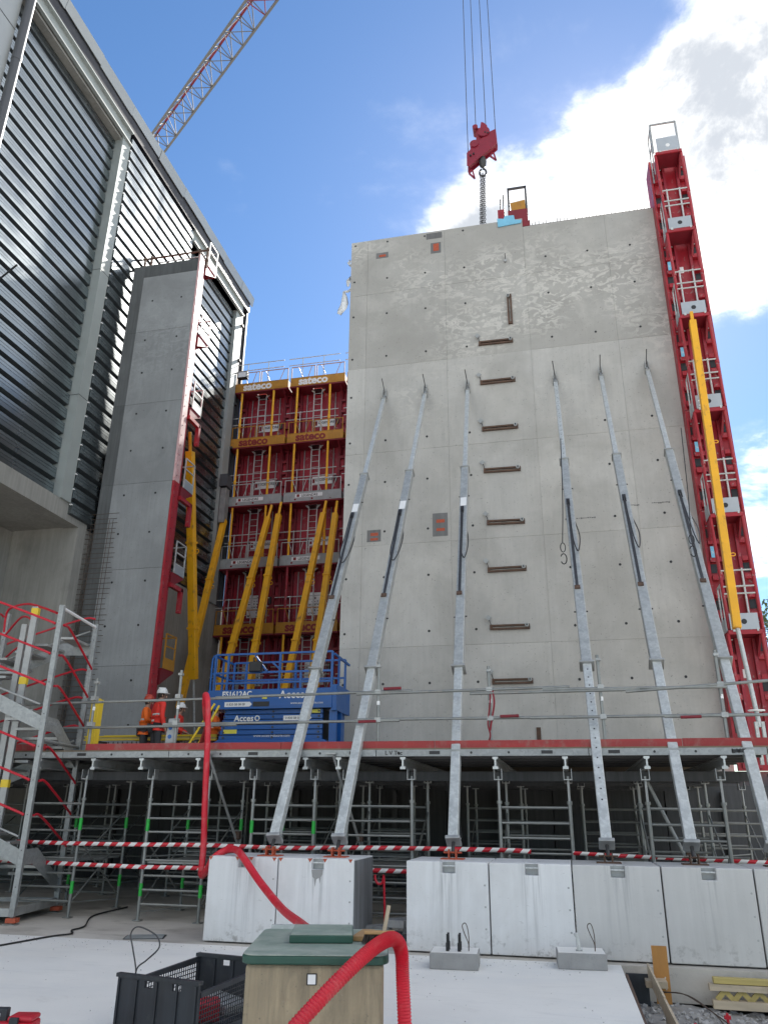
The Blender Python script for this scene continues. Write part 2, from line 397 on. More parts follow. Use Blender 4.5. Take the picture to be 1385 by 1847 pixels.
M('red_form', (.32, .014, .03), rough=.5, var=.16, scale=1.6, rand=.08, streak=.14, extra=splat)
M('red_dark', (.20, .012, .022), rough=.55, var=.18, scale=2, rand=.06, dirt=(.09, .02, .02), dscale=3)
M('red_bright', (.36, .013, .024), rough=.45, var=.12, scale=2.5, rand=.05, extra=splat)
M('red_sunlit', (.62, .40, .40), rough=.5, var=.12, scale=5, dirt=(.45, .10, .10), dscale=9, dthr=(.55, .7))
M('hook_red', (.24, .010, .03), rough=.45, var=.12, scale=3, dirt=(.16, .02, .03), dscale=5)
M('hose_red', (.58, .012, .03), rough=.5, var=.12, scale=3, rand=0, extra=hose_extra)
M('rail_red', (.50, .012, .028), rough=.4, var=.1, scale=4, rand=.05)
M('toe_red', (.30, .035, .035), rough=.7, var=.2, scale=3, rand=.12, dirt=(.28, .13, .11), dscale=6, dthr=(.5, .75), stretch=(.3, 1, 3))
M('form_yellow', (.46, .215, .02), rough=.5, var=.14, scale=2, rand=.06, dirt=(.3, .14, .03), dscale=3)
M('prop_yellow', (.85, .42, .012), rough=.42, var=.08, scale=2, rand=.04, dirt=(.42, .20, .04), dscale=5, dthr=(.56, .7))
M('beam_yellow', (.72, .52, .03), rough=.5, var=.12, scale=3, rand=.08)
M('lift_blue', (.008, .095, .34), rough=.4, var=.1, scale=2, rand=.03, dirt=(.02, .09, .26), dscale=3)
M('white_print', (.80, .80, .80), rough=.5, var=.03, scale=4, rand=0)
M('black_print', (.02, .02, .022), rough=.5, var=.05, scale=4, rand=0)
M('red_print', (.22, .015, .015), rough=.5, var=.05, scale=4, rand=0)
M('yellow_print', (.72, .66, .08), rough=.5, var=.05, scale=4, rand=0)
M('grey_paint', (.36, .375, .38), rough=.55, var=.12, scale=3, rand=.05, dirt=(.24, .22, .21), dscale=5)
M('plate_grey', (.42, .45, .48), rough=.5, metal=.4, var=.08, scale=3, rand=.05)
M('green_clip', (.02, .40, .05), rough=.5, var=.1, scale=5)
M('orange_mark', (.42, .085, .04), rough=.7, var=.2, scale=20, rand=0)
M('wood', (.42, .25, .11), rough=.75, var=.18, scale=3, stretch=(1, 1, 8), rand=.1)
M('wood_pale', (.48, .40, .29), rough=.8, var=.2, scale=3, stretch=(.4, 5, 5), rand=.12, dirt=(.30, .24, .17), dscale=3)
M('wood_yellow', (.45, .36, .13), rough=.75, var=.15, scale=4, stretch=(.4, 5, 5), rand=.1)
M('ply_orange', (.42, .20, .05), rough=.6, var=.14, scale=3, stretch=(3, 3, .6), rand=0)
M('plastic_black', (.022, .026, .032), rough=.5, var=.3, scale=3, rand=0, dirt=(.06, .065, .06), dscale=4, streak=.4)
M('rubber', (.012, .012, .013), rough=.6, var=.2, scale=6)
M('blue_wrap', (.20, .52, .72), rough=.5, var=.1, scale=4)
M('white_sheet', (.80, .82, .84), rough=.5, var=.06, scale=6, rand=0)
M('ply_deck', (.20, .15, .10), rough=.7, var=.2, scale=2, rand=.06)
M('tape_red', (.58, .02, .03), rough=.45, var=.06, scale=6, rand=0)
M('tape_white', (.78, .76, .74), rough=.45, var=.06, scale=6, rand=0)
M('crane_grey', (.12, .12, .115), rough=.6, var=.1, scale=1, rand=.04)
M('crane_red', (.20, .012, .025), rough=.6, var=.1, scale=1)
M('skin', (.42, .24, .17), rough=.6, var=.06, scale=10, rand=.1)
M('hair', (.03, .02, .015), rough=.7, var=.2, scale=20)
M('hivis_orange', (.88, .16, .015), rough=.7, var=.1, scale=9, rand=.02, bump=.3, bscale=14)
M('hivis_red', (.85, .045, .03), rough=.7, var=.1, scale=9, rand=.02, bump=.3, bscale=14)
M('reflective', (.72, .70, .66), rough=.4, var=.05, scale=9)
M('trousers', (.05, .05, .055), rough=.85, var=.2, scale=9, bump=.3, bscale=14)
M('boots', (.02, .017, .015), rough=.6, var=.2, scale=9)
M('helmet_white', (.78, .78, .76), rough=.35, var=.05, scale=6, rand=0)
M('helmet_red', (.50, .06, .03), rough=.35, var=.05, scale=6, rand=0)
M('leaf', (.055, .09, .025), rough=.6, var=.35, scale=1.5, rand=.1)
M('bark', (.09, .07, .05), rough=.9, var=.25, scale=3)
mt = MATS
def tape_mat():
    """plastic warning tape: slanted red and white print, along the object's own x axis"""
    m = bpy.data.materials.new('warning_tape'); m.use_nodes = True; nt = m.node_tree; N = nt.nodes; L = nt.links
    tc = N.new('ShaderNodeTexCoord'); s = N.new('ShaderNodeSeparateXYZ'); L.new(tc.outputs['Object'], s.inputs[0])
    a = N.new('ShaderNodeMath'); a.operation = 'MULTIPLY_ADD'; L.new(s.outputs[2], a.inputs[0]); a.inputs[1].default_value = -.9; L.new(s.outputs[0], a.inputs[2])
    f = N.new('ShaderNodeMath'); f.operation = 'MULTIPLY'; L.new(a.outputs[0], f.inputs[0]); f.inputs[1].default_value = 4.6
    g = N.new('ShaderNodeMath'); g.operation = 'FRACT'; L.new(f.outputs[0], g.inputs[0])
    h = N.new('ShaderNodeMath'); h.operation = 'GREATER_THAN'; L.new(g.outputs[0], h.inputs[0]); h.inputs[1].default_value = .5
    x = N.new('ShaderNodeMix'); x.data_type = 'RGBA'; L.new(h.outputs[0], x.inputs['Factor'])
    x.inputs['A'].default_value = (.55, .015, .03, 1); x.inputs['B'].default_value = (.75, .73, .71, 1)
    L.new(x.outputs['Result'], N['Principled BSDF'].inputs['Base Color']); N['Principled BSDF'].inputs['Roughness'].default_value = .4
    mt['tape'] = m
tape_mat()
# ================================================================== THE SETTING
def struct(o, label, cat): return tag(o, label, cat, kind='structure')
def sheet(name, pts, z, th, mat, label, cat):
    return struct(MB().prism(pts, z-th, z, 'Z').build(name, mat), label, cat)
sheet('ground', [(-600, -300), (600, -300), (600, 1200), (-600, 1200)], -.46, .2, mt['earth'], 'bare earth stretching away round the building site', 'ground')
slab_o = sheet('concrete_slab', [(-30, -45), (.30, -45), (.46, 7.6), (.42, 10.36), (-4.9, 10.36), (-30, 10.58)], 0, .3, mt['slab'], 'new pale concrete slab in front of the ballast blocks', 'slab')
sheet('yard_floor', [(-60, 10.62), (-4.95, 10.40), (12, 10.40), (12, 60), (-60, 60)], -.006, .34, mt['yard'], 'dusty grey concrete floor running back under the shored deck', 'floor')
# rubble bed of the trench
def rubble_bed():
    mb = MB(); nx, ny = 60, 90; x0, x1, y0, y1 = .47, 7.0, -4.0, 10.38
    rnd = random.Random(3); vs = []
    for j in range(ny+1):
        for i in range(nx+1):
            x = x0+(x1-x0)*i/nx; y = y0+(y1-y0)*j/ny
            z = -.36+.045*math.sin(x*2.1+y)*math.cos(y*1.7-x)+rnd.uniform(-.022, .022)
            vs.append((x, y, z))
    fs = [(j*(nx+1)+i, j*(nx+1)+i+1, (j+1)*(nx+1)+i+1, (j+1)*(nx+1)+i) for j in range(ny) for i in range(nx)]
    mb.add(vs, fs)
    o = struct(mb.build('trench_bed', mt['earth'], smooth=True), 'loose rubble bed of the trench beside the pale slab', 'ground')
    st = MB()
    for k in range(2600):
        x = rnd.uniform(.5, 4.2); y = 10.3-rnd.random()**1.3*6.5
        z = -.36+.045*math.sin(x*2.1+y)*math.cos(y*1.7-x)+.005
        s = rnd.uniform(.008, .03)*(1.6 if rnd.random() < .12 else 1)
        vv = [V((rnd.uniform(.5, 1)*a*s, rnd.uniform(.5, 1)*b*s, rnd.uniform(.3, .8)*c*s)) for a, b, c in ((-1, -1, -1), (1, -1, -1), (1, 1, -1), (-1, 1, -1), (-1, -1, 1), (1, -1, 1), (1, 1, 1), (-1, 1, 1))]
        q = Euler((rnd.uniform(-.5, .5), rnd.uniform(-.5, .5), rnd.uniform(0, 6.3))).to_matrix()
        st.add([q @ p+V((x, y, z)) for p in vv], [(0, 3, 2, 1), (4, 5, 6, 7), (0, 1, 5, 4), (1, 2, 6, 5), (2, 3, 7, 6), (3, 0, 4, 7)])
    tag(st.build('gravel', mt['rubble']), 'broken grey stones scattered over the trench', 'gravel', kind='stuff')
rubble_bed()
# drain grating set into the floor
t = thing('drain_cover', 'dark square drain cover set in the dusty floor beside the pale slab', 'drain cover', (-5.68, 10.72, 0), R(20))
MB().box(-.26, .26, -.17, .17, -.006, .004).build('frame', mt['steel_dark'], t)
for i in range(9): MB().box(-.24, .24, -.15+i*.036, -.15+i*.036+.02, .004, .01).build('bar', mt['galv_dull'], t)
tag(MB().path(spline([(-7.4, 8.3, .012), (-7.05, 9.2, .012), (-6.84, 10.3, .012), (-6.72, 10.62, .012), (-6.9, 10.9, .012), (-6.96, 11.3, .012), (-7.5, 12.4, .012), (-7.6, 13.6, .012)], 8), .012, 6).build('electric_cable', mt['rubber'], smooth=True), 'black cable lying kinked across the floor near the stair tower', 'cable')

# ================================================================== INDUSTRIAL BUILDING ON THE LEFT
bld = thing('industrial_building', 'tall metal-clad industrial hall raised on a grey concrete base', 'building', (-13.6, 18.9, 0))
XB = -13.6
def bpart(name, mb, mat, **k): return mb.build(name, mat, bld, world=True, **k)
# concrete base: fascia beam, soffit, end wall of the open bay, base wall
bpart('fascia_beam', MB().box(-14.1, XB, 3, 18.94, 9.33, 9.86), mt['old_concrete'])
bpart('soffit', MB().box(-22, -14.1, 3, 18.94, 9.36, 9.7), mt['old_concrete'])
bpart('bay_end_wall', MB().box(-22, XB, 18.94, 19.34, -.3, 9.60), mt['old_concrete'])
bpart('bay_side_wall', MB().box(-16.1, -15.8, 3, 18.94, -.3, 9.33), mt['old_concrete'])
bpart('base_wall', MB().box(-14.0, XB-.06, 19.34, 33.0, -.3, 9.42), mt['old_concrete'])
bpart('inner_wall', MB().box(-22, -14.2, 3, 29.0, 9.75, 24.6), mt['dark_steel'])
# cladding courses
PITCH = .48
def course_mesh(y0, y1, xf):
    # profile in (x, z), outward +x: two shallow grooves on the face, then a deep sloped return below
    p = [(0, .48), (.15, .445), (.154, .36), (.140, .352), (.155, .344), (.158, .26), (.144, .252), (.159, .244), (.162, .115), (0, .08), (0, 0.004)]
    q = [(-.02, 0.004), (-.02, .48)]
    out = [(xf+a, b) for a, b in p]+[(xf+a, b) for a, b in q]
    return MB().prism(out, y0, y1, 'Y')
def bay(y0, y1, xf, z0, n):
    mb = course_mesh(y0, y1, xf); off = bld.location
    mb.v = [tuple(V(p)-V(off)) for p in mb.v]; me = mb.mesh('cladding_course'); me.materials.append(mt['cladding']); me.materials.append(mt['clad_shade'])
    for p in me.polygons:      # the sloped return under each rib and the joint behind it are painted dark as shade
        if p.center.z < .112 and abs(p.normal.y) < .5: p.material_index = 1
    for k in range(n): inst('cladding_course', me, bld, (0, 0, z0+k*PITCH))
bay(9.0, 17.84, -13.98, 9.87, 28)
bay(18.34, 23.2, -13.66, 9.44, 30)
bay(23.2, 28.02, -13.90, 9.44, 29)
# posts
def post(y0, y1, x0, x1, z0, z1):
    o = bpart('post', MB().box(x0, x1, y0, y1, z0, z1), mt['clad_post']); return o
post(17.86, 18.32, -14.05, -13.54, 9.86, 23.42)
post(23.0, 23.3, -14.05, -13.64, 9.42, 23.40)
post(28.04, 28.62, -14.05, -13.60, 9.42, 23.40)
for z in (13.2, 17.8): bpart('post_joint', MB().box(-14.0, -13.535, 17.855, 18.325, z, z+.015), mt['steel_dark'])
for k in range(29): bpart('light_dot', MB().box(-13.56, -13.50, 18.30, 18.37, 9.80+k*.48, 9.83+k*.48), mt['white_print'])  # white tabs paint the light dots at the course ends
# eaves
bpart('eaves_beam', MB().box(-14.05, -13.58, 6, 18.30, 23.42, 24.02).box(-14.0, -13.46, 6, 18.30, 23.42, 23.48).box(-14.0, -13.46, 6, 18.30, 23.97, 24.02), mt['clad_post'])
bpart('eaves_beam', MB().box(-14.05, -13.58, 23.3, 28.6, 23.42, 24.02).box(-14.0, -13.46, 23.3, 28.6, 23.42, 23.48).box(-14.0, -13.46, 23.3, 28.6, 23.97, 24.02), mt['clad_post'])
bpart('eaves_soffit', MB().box(-14.2, -13.60, 6, 17.9, 23.30, 23.40), mt['old_concrete'])
bpart('membrane', MB().box(-14.2, -13.50, 6, 29.2, 24.04, 24.62), mt['membrane'])
rn = random.Random(11); y = 6.0
while y < 29.35:
    y2 = min(29.4, y+2.0); j = rn.uniform(-.012, .012); zb = 24.58+rn.uniform(-.05, .03)
    bpart('roof_flashing', MB().prism([(-13.50+j, zb), (-13.45+j, zb-.02), (-13.38+j, 24.98+j), (-13.44, 25.05+j), (-14.3, 25.10), (-14.3, 25.0), (-13.5, 24.95)], y+.004, y2-.004, 'Y'), mt['flashing']); y = y2
bpart('roof', MB().box(-30, -14.1, 4, 29.6, 24.7, 25.12), mt['dark_steel'])
# gable end steel at the far corner
bpart('gable_post', MB().box(-13.98, -13.62, 28.66, 28.80, 9.4, 24.5).box(-13.84, -13.76, 28.8, 29.2, 9.4, 24.5).box(-13.98, -13.62, 29.2, 29.34, 9.4, 24.5), mt['dark_steel'])
bpart('gable_wall', MB().box(-30, -14.0, 28.7, 29.1, -.3, 24.6), mt['dark_steel'])
for z in (12.0, 14.0, 16.5, 18.7, 21.0, 22.9): bpart('bracket', MB().box(-13.66, -13.5, 28.6, 28.75, z, z+.1), mt['steel_dark'])
# junction boxes hung on the far post
bpart('service_box', MB().box(-13.6, -13.25, 27.9, 28.4, 14.4, 14.95), mt['dark_steel'])
bpart('service_box', MB().box(-13.55, -13.3, 28.0, 28.35, 12.8, 14.35), mt['galv_dull'])
# corner pilaster with rain pipe at the near end
bpart('pilaster', MB().box(-14.1, -13.44, 10.4, 12.45, 9.87, 24.0), mt['flashing'])
bpart('pilaster_joint', MB().box(-13.445, -13.435, 10.4, 12.45, 21.6, 21.63), mt['steel_dark'])
pp_ = bpart('rain_pipe', MB().tube((-13.33, 12.62, 9.8), (-13.33, 12.62, 24.2), .125, 20), mt['dark_steel'], smooth=True)
MB().tube((-13.33, 12.62, 20.6), (-13.33, 12.62, 20.75), .135, 20).build('pipe_collar', mt['dark_steel'], pp_, world=True)
bpart('rod', MB().tube((-13.6, 13.6, 13.75), (-12.2, 13.0, 13.9), .025, 8), mt['steel_dark'])
t = thing('flood_light', 'small square flood light on an arm at the far cladding post', 'lamp', (-13.5, 28.0, 19.9))
MB().bar((0, .1, .1), (.45, 0, .0), .03, .03).build('arm', mt['steel_dark'], t)
h = MB().box(.3, .75, -.12, .1, -.3, .02).build('housing', mt['steel_black'], t)
MB().box(.34, .71, -.128, -.12, -.27, -.02).build('lens', mt['white_sheet'], h)
# rebar starters in the gap beside the pillar
rb = thing('starter_bars', 'rusty reinforcing mesh sticking out beside the grey concrete pillar', 'rebar', (-13.5, 19.4, 2.5))
for k in range(46):
    z = 2.9+k*.155
    j = random.uniform(-.06, .06)
    MB().tube((-13.75, 19.36, z), (-12.62+j, 19.40, z+random.uniform(-.02, .02)), .009, 5).build('bar', mt['rebar'], rb, world=True)
for x in (-13.52, -13.40, -12.92, -12.80):
    MB().tube((x, 19.42, 2.6), (x, 19.42, 9.7), .008, 5).build('bar', mt['rebar'], rb, world=True)

# ================================================================== CONCRETE PILLAR (left)
pil = thing('concrete_pillar', 'tall dark grey concrete pillar wall standing before the clad hall', 'pillar', (-12.2, 19.6, 2.5))
PL = [2.5, 5.31, 8.13, 10.87, 13.65, 16.39, 19.12]
def panel(name, x0, x1, z0, z1, y, th, mat, parent, g=.004):
    return MB().box(x0+g, x1-g, y, y+th, z0+g, z1-g).build(name, mat, parent, world=True, bevel=.004)
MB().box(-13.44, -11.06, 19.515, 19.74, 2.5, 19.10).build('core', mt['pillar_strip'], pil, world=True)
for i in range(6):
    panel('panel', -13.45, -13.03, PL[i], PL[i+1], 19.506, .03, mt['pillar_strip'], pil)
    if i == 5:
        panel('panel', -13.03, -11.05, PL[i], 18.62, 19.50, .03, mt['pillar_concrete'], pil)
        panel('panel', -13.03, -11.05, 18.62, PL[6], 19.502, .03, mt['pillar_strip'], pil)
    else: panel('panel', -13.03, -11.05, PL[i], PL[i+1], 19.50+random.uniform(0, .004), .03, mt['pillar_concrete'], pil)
hole = MB().tube((0, -.004, 0), (0, .05, 0), .034, 10).mesh('tie_hole'); hole.materials.append(mt['steel_black'])
def tie(parent, x, y, z): inst('tie_hole', hole, parent, V((x, y, z))-V(parent.location))
for z in (3.7, 4.9, 6.45, 7.75, 9.25, 10.5, 12.0, 13.3, 14.8, 16.05, 17.6):
    for x in (-12.6, -11.55): tie(pil, x+random.uniform(-.05, .05), 19.498, z)
# red formwork still fixed behind the pillar, one module per lift
MODZ = [2.5, 5.31, 8.13, 10.87, 13.65, 16.39]
ordn = ['lowest', 'second', 'third', 'fourth', 'fifth', 'topmost']
for i, z in enumerate(MODZ):
    z1 = PL[i+1]+(.0 if i < 5 else .15)
    lab = {0: 'lowest red formwork module behind the grey pillar, yellow basket on it'}.get(i, '%s red formwork module up the back of the grey pillar' % ordn[i])
    t = thing('pillar_formwork', lab, 'formwork', (-11.0, 20.0, z), 0, 'formwork modules behind the pillar')
    edge = mt['red_sunlit'] if i >= 3 else mt['red_bright']  # upper flanges get a pale tint that paints the sunlight on
    MB().box(-13.4, -11.02, 19.76, 19.80, z, z1).build('skin', mt['red_form'], t, world=True)
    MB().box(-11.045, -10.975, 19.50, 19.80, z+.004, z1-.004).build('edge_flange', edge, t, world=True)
    for k in range(8): MB().tube((-10.976, 19.6, z+.2+k*.34), (-10.968, 19.6, z+.2+k*.34), .018, 6).build('bolt_hole', mt['steel_black'], t, world=True)
    for zz in (.1, .7, 1.35, 2.0, 2.65): MB().box(-13.4, -11.06, 19.80, 19.98, z+zz, z+zz+.10).build('waler', mt['red_dark'], t, world=True)
    for x in (-13.3, -12.2, -11.12): MB().box(x-.05, x+.05, 19.81, 20.05, z+.02, z1-.02).build('stiffener', mt['red_form'], t, world=True)
    # platform with its end guard
    pz = z1-.05
    MB().box(-13.3, -11.0, 20.05, 20.75, pz, pz+.06).build('platform', mt['red_dark'], t, world=True)
    MB().prism([(20.0, pz), (20.72, pz), (20.0, pz-.42)], -11.06, -11.0, 'X').build('platform_bracket', mt['red_dark'], t, world=True)
    gm = mt['form_yellow'] if i == 0 else mt['galv']
    g = MB()
    for y in (20.12, 20.72): g.bar((-11.0, y, pz+.06), (-11.0, y, pz+1.05), .035, .035)
    for zz in (.35, .7, 1.05): g.bar((-11.0, 20.12, pz+zz), (-11.0, 20.72, pz+zz), .035, .035)
    g.bar((-11.0, 20.72, pz+1.05), (-13.3, 20.72, pz+1.05), .035, .035)
    g.build('end_guard', gm, t, world=True)
    MB().box(-11.0, -10.985, 20.12, 20.72, pz+.06, pz+.34).build('toe_plate', gm if i == 0 else mt['red_sunlit'] if i > 3 else mt['plate_grey'], t, world=True)
    if i in (1, 2, 3):
        MB().bar((-11.0, 19.95, pz-.35), (-11.0, 20.70, pz-.35), .12, .12).bar((-11.0, 20.66, pz-.30), (-11.0, 20.66, pz-1.05), .12, .12).build('prop_bracket', mt['red_bright'], t, world=True)
    if i == 5:
        g = MB()
        for zz in (.55, 1.0): g.bar((-13.5, 20.0, 19.15+zz-.3), (-10.95, 20.0, 19.15+zz-.3), .05, .05)
        for x in (-13.4, -13.15, -11.3, -11.0): g.bar((x, 20.0, 19.1), (x, 20.0, 19.95), .06, .06)
        g.build('guard_rail', mt['rust'], t, world=True)
# ================================================================== THE BIG CONCRETE WALL
YW = 19.4
wall = thing('concrete_wall', 'huge pale grey concrete wall with form joints and tie holes', 'wall', (-1.0, 19.5, 2.5))
WX = [-5.62, -5.07, -2.62, -.20, 2.20, 3.60]; WZ = [2.5, 5.54, 8.34, 11.13, 13.96, 16.60]
MB().box(-5.61, -.21, YW+.012, YW+.35, 2.5, 18.68).box(-.21, 3.59, YW+.012, YW+.35, 2.5, 18.35).build('core', mt['wall_concrete'], wall, world=True)
MB().box(-5.60, -5.25, YW+.36, 28.3, 2.5, 18.5).build('sun_block_wall', mt['wall_concrete'], wall, world=True)  # unseen return, added to block the sun through the gap
for i in range(5):
    top = 18.69 if WX[i+1] < 0 else 18.36
    zs = WZ+[top]
    for j in range(6):
        if j == 5 and i == 2:      # formwork change: split lift
            panel('panel', WX[i], WX[i+1], zs[j], zs[j+1], YW+.001, .03, mt['wall_concrete'], wall, .002); continue
        panel('panel', WX[i], WX[i+1], zs[j], zs[j+1], YW+random.uniform(-.002, .003), .03, mt['wall_concrete'], wall, .002)
TZ = [18.55, 17.14, 15.83, 14.31, 13.0, 11.5, 10.2, 8.73, 7.43, 5.93, 4.61]
for z in TZ:
    for x in (-5.49, -4.44, -3.24, -2.03, .41, 1.62, 2.83):
        if z == 18.55 and x > 0: continue
        if z == 13.0 and x > -5: continue
        tie(wall, x, YW-.002, z)
for (x0, x1, z0, z1, marks) in ((-4.93, -4.54, 8.45, 8.79, ((.5, .75), (.1, .3))), (-3.11, -2.7, 8.49, 9.15, ((.58, .72), (.22, .34))), (-3.05, -2.73, 17.83, 18.23, ((.2, .9),)), (-4.8, -4.41, 17.93, 18.14, ((.2, .6),)), (-3.19, -2.69, 18.40, 18.62, ())):
    b = MB().box(x0, x1, YW-.008, YW+.02, z0, z1).build('recess_former', mt['dark_concrete'], wall, world=True)
    for a, c in marks: MB().box(x0+.25*(x1-x0), x0+.8*(x1-x0), YW-.012, YW-.008, z0+a*(z1-z0), z0+c*(z1-z0)).build('paint_mark', mt['orange_mark'], b, world=True)
# short cast-in plate at the foot, spalled streaks
MB().box(-.68, -.58, YW-.03, YW+.02, 2.95, 3.5).build('cast_in_plate', mt['rust'], wall, world=True)
for x0, x1, z in ((.65, 1.15, 8.72), (1.95, 2.25, 8.98), (2.55, 3.0, 9.0)):
    s = MB()
    for k in range(9):
        a = x0+(x1-x0)*k/9
        s.box(a, a+(x1-x0)/9*.8, YW-.006, YW+.01, z+random.uniform(-.012, .012), z+.02+random.uniform(0, .012))
    s.build('spall', mt['dark_concrete'], wall, world=True)
# starter bars along the lower right part of the crest
sb = MB()
for k in range(34):
    x = -.02+k*.107
    sb.tube((x, YW+.12, 18.3), (x+random.uniform(-.02, .02), YW+.12, 18.48+random.uniform(0, .14)), .008, 5)
sb.build('starter_bars', mt['rebar'], wall, world=True, kind='stuff')
MB().tube((-.05, YW+.12, 18.46), (3.6, YW+.12, 18.46), .012, 6).build('edge_bar', mt['rebar'], wall, world=True)
# anchor channels bolted on the face
RZ = [14.34, 13.03, 11.55, 10.28, 8.77, 7.46, 5.95, 4.60]
ords = ['first', 'second', 'third', 'fourth', 'fifth', 'sixth', 'seventh', 'eighth']
def channel(t, L_, vert=False):
    mb = MB().box(0, L_, -.06, 0, .02, .065).box(0, L_, -.06, 0, -.065, -.02).box(0, .06, -.055, 0, -.02, .02).box(L_-.06, L_, -.055, 0, -.02, .02)
    o = mb.build('channel', mt['rust'], t)
    MB().tube((.93*L_, -.10, .03), (.93*L_, -.055, .03), .05, 12).build('washer', mt['galv_dull'], t)
    MB().tube((.93*L_, -.14, .03), (.93*L_, -.10, .03), .02, 6).build('nut', mt['steel_dark'], t)
for k, z in enumerate(RZ):
    t = thing('anchor_channel', 'rusty level steel channel bolted to the big wall, %s below the upright one' % ords[k], 'channel', (-1.68+.03*(k == 4), YW-.004, z), 0, 'anchor channels on the wall')
    t.rotation_euler = (0, R(random.uniform(-1.5, 1.5)), 0)
    channel(t, .99)
    MB().tube((.03, -.04, .05), (-.02, -.07, .22), .010, 5).build('rod', mt['steel_dark'], t)
    q = MB().box(-.055, .055, -.01, .01, -.055, .055); q.xform(Matrix.Translation((-.03, -.08, .24)) @ Matrix.Rotation(R(45), 4, 'Y')); q.build('diamond_plate', mt['galv_dull'], t)
t = thing('anchor_channel', 'rusty steel channel bolted upright on the big wall', 'channel', (-.73, YW-.004, 14.90), 0, 'anchor channels on the wall')
t.rotation_euler = (0, R(-90), 0); channel(t, 1.02)
t = thing('anchor_rod', 'thin rod and round plate hanging near the top of the big wall', 'rod', (-.78, YW-.01, 17.15))
MB().tube((0, -.02, 0), (0, -.03, .28), .01, 5).build('rod', mt['steel_dark'], t)
MB().tube((.0, -.05, 0), (0, -.005, 0), .045, 12).build('plate', mt['galv_dull'], t)
# things on the crest of the wall
t = thing('crest_platform', 'dark red formwork platform with guard frame on the wall crest', 'platform', (-.45, 19.6, 18.69))
MB().box(-.62, -.02, 19.5, 20.3, 18.62, 19.14).box(-.68, .03, 19.45, 20.3, 18.42, 18.62).build('body', mt['red_dark'], t, world=True)
MB().box(-.93, -.74, 19.42, 19.6, 18.82, 19.16).build('lug', mt['red_form'], t, world=True)
g = MB()
for x in (-.58, -.04): g.bar((x, 19.64, 19.0), (x, 19.64, 20.12), .06, .06)
g.bar((-.61, 19.64, 20.12), (-.01, 19.64, 20.12), .06, .06)
for x in (-.84, -.74): g.bar((x, 19.6, 18.7), (x, 19.6, 19.72+(.15 if x > -.8 else 0)), .04, .04)
g.build('guard_frame', mt['steel_dark'], t, world=True)
MB().prism([(-.54, 19.54), (-.08, 19.60), (-.06, 19.18), (-.50, 19.18)], 19.62, 19.635, 'Y').build('toe_plate', mt['form_yellow'], t, world=True)
tag(MB().prism([(-.94, 18.46), (-.24, 18.50), (-.22, 18.60), (-.42, 18.64), (-.44, 18.82), (-.72, 18.84), (-.76, 18.74), (-.96, 18.78)], 19.36, 19.392, 'Y').build('blue_wrap', mt['blue_wrap']), 'pale blue plastic sheet draped on the wall crest by the red platform', 'plastic sheet')
# torn white sheeting on the left edge of the wall
def rag(name, pts, label, seed):
    rr = random.Random(seed); mb = MB(); rows = []
    for (x, z, w) in pts: rows.append([(x+(k/4-.5)*w+rr.uniform(-.03, .03), 19.5+rr.uniform(-.06, .06), z+rr.uniform(-.03, .03)) for k in range(5)])
    vs = [p for r_ in rows for p in r_]; fs = [(i*5+k, i*5+k+1, (i+1)*5+k+1, (i+1)*5+k) for i in range(len(rows)-1) for k in range(4)]
    mb.add(vs, fs); o = mb.build(name, mt['white_sheet'], smooth=True)
    s = o.modifiers.new('thick', 'SOLIDIFY'); s.thickness = .006
    tag(o, label, 'plastic sheet', 'torn sheets on the wall edge')
rag('torn_sheet', [(-5.62, 17.0, .06), (-5.72, 16.9, .22), (-5.88, 16.95, .12), (-5.80, 16.75, .14), (-5.86, 16.5, .24), (-5.90, 16.22, .26), (-5.95, 16.10, .2)], 'long torn white plastic sheet fluttering at the wall edge', 5)
rag('torn_sheet', [(-5.66, 18.1, .1), (-5.72, 18.0, .14), (-5.70, 17.88, .06)], 'small white plastic scrap at the wall edge near the crest', 6)
rag('torn_sheet', [(-5.66, 17.45, .04), (-5.70, 17.3, .12), (-5.74, 17.1, .06)], 'narrow white plastic scrap between the other torn sheets', 8)
# ================================================================== SHORED DECK
DZ = 2.5
dk = thing('shoring_deck', 'plywood deck with aluminium edge beam carried on shoring towers', 'deck', (-5, 12.0, 0))
x = -16.0; k = 0
for xa, xb in ((-16, -13.6), (-13.6, -10.9), (-10.9, -8.2), (-8.2, -6.28), (-6.28, -2.84), (-2.84, .3), (.3, 2.68)):
    e = MB().box(xa+.004, xb-.004, 11.98, 12.04, 2.375, 2.474).build('edge_beam', mt['galv_stair'], dk, world=True, bevel=.004)
    for i in range(int((xb-xa)/.55)):
        xc = xa+.35+i*.55
        if (i+k) % 3 == 0: MB().box(xc-.08, xc+.08, 11.974, 11.98, 2.405, 2.45).build('slot', mt['steel_black'], e, world=True)
        else: MB().tube((xc, 11.974, 2.425), (xc, 11.982, 2.425), .018, 8).build('bolt_hole', mt['steel_black'], e, world=True)
    k += 1
for xx in (-2.70, 2.22): text('lettering', 'L V Tec', .085, mt['steel_dark'], dk, (xx, 11.976, 2.398), ext=.002, bold=.002)
for i in range(9):
    MB().box(-16+i*2.1+.003, -16+(i+1)*2.1-.003, 12.045, 15.6, 2.478, 2.50).build('plywood_sheet', mt['ply_deck'], dk, world=True)
    MB().box(-16+i*2.1+.003, -16+(i+1)*2.1-.003, 15.61, 19.36, 2.478, 2.50).build('plywood_sheet', mt['ply_deck'], dk, world=True)
I_OUT = [(-.04, 0), (.04, 0), (.04, .022), (.012, .035), (.012, .115), (.04, .128), (.04, .15), (-.04, .15), (-.04, .128), (-.012, .115), (-.012, .035), (-.04, .022)]
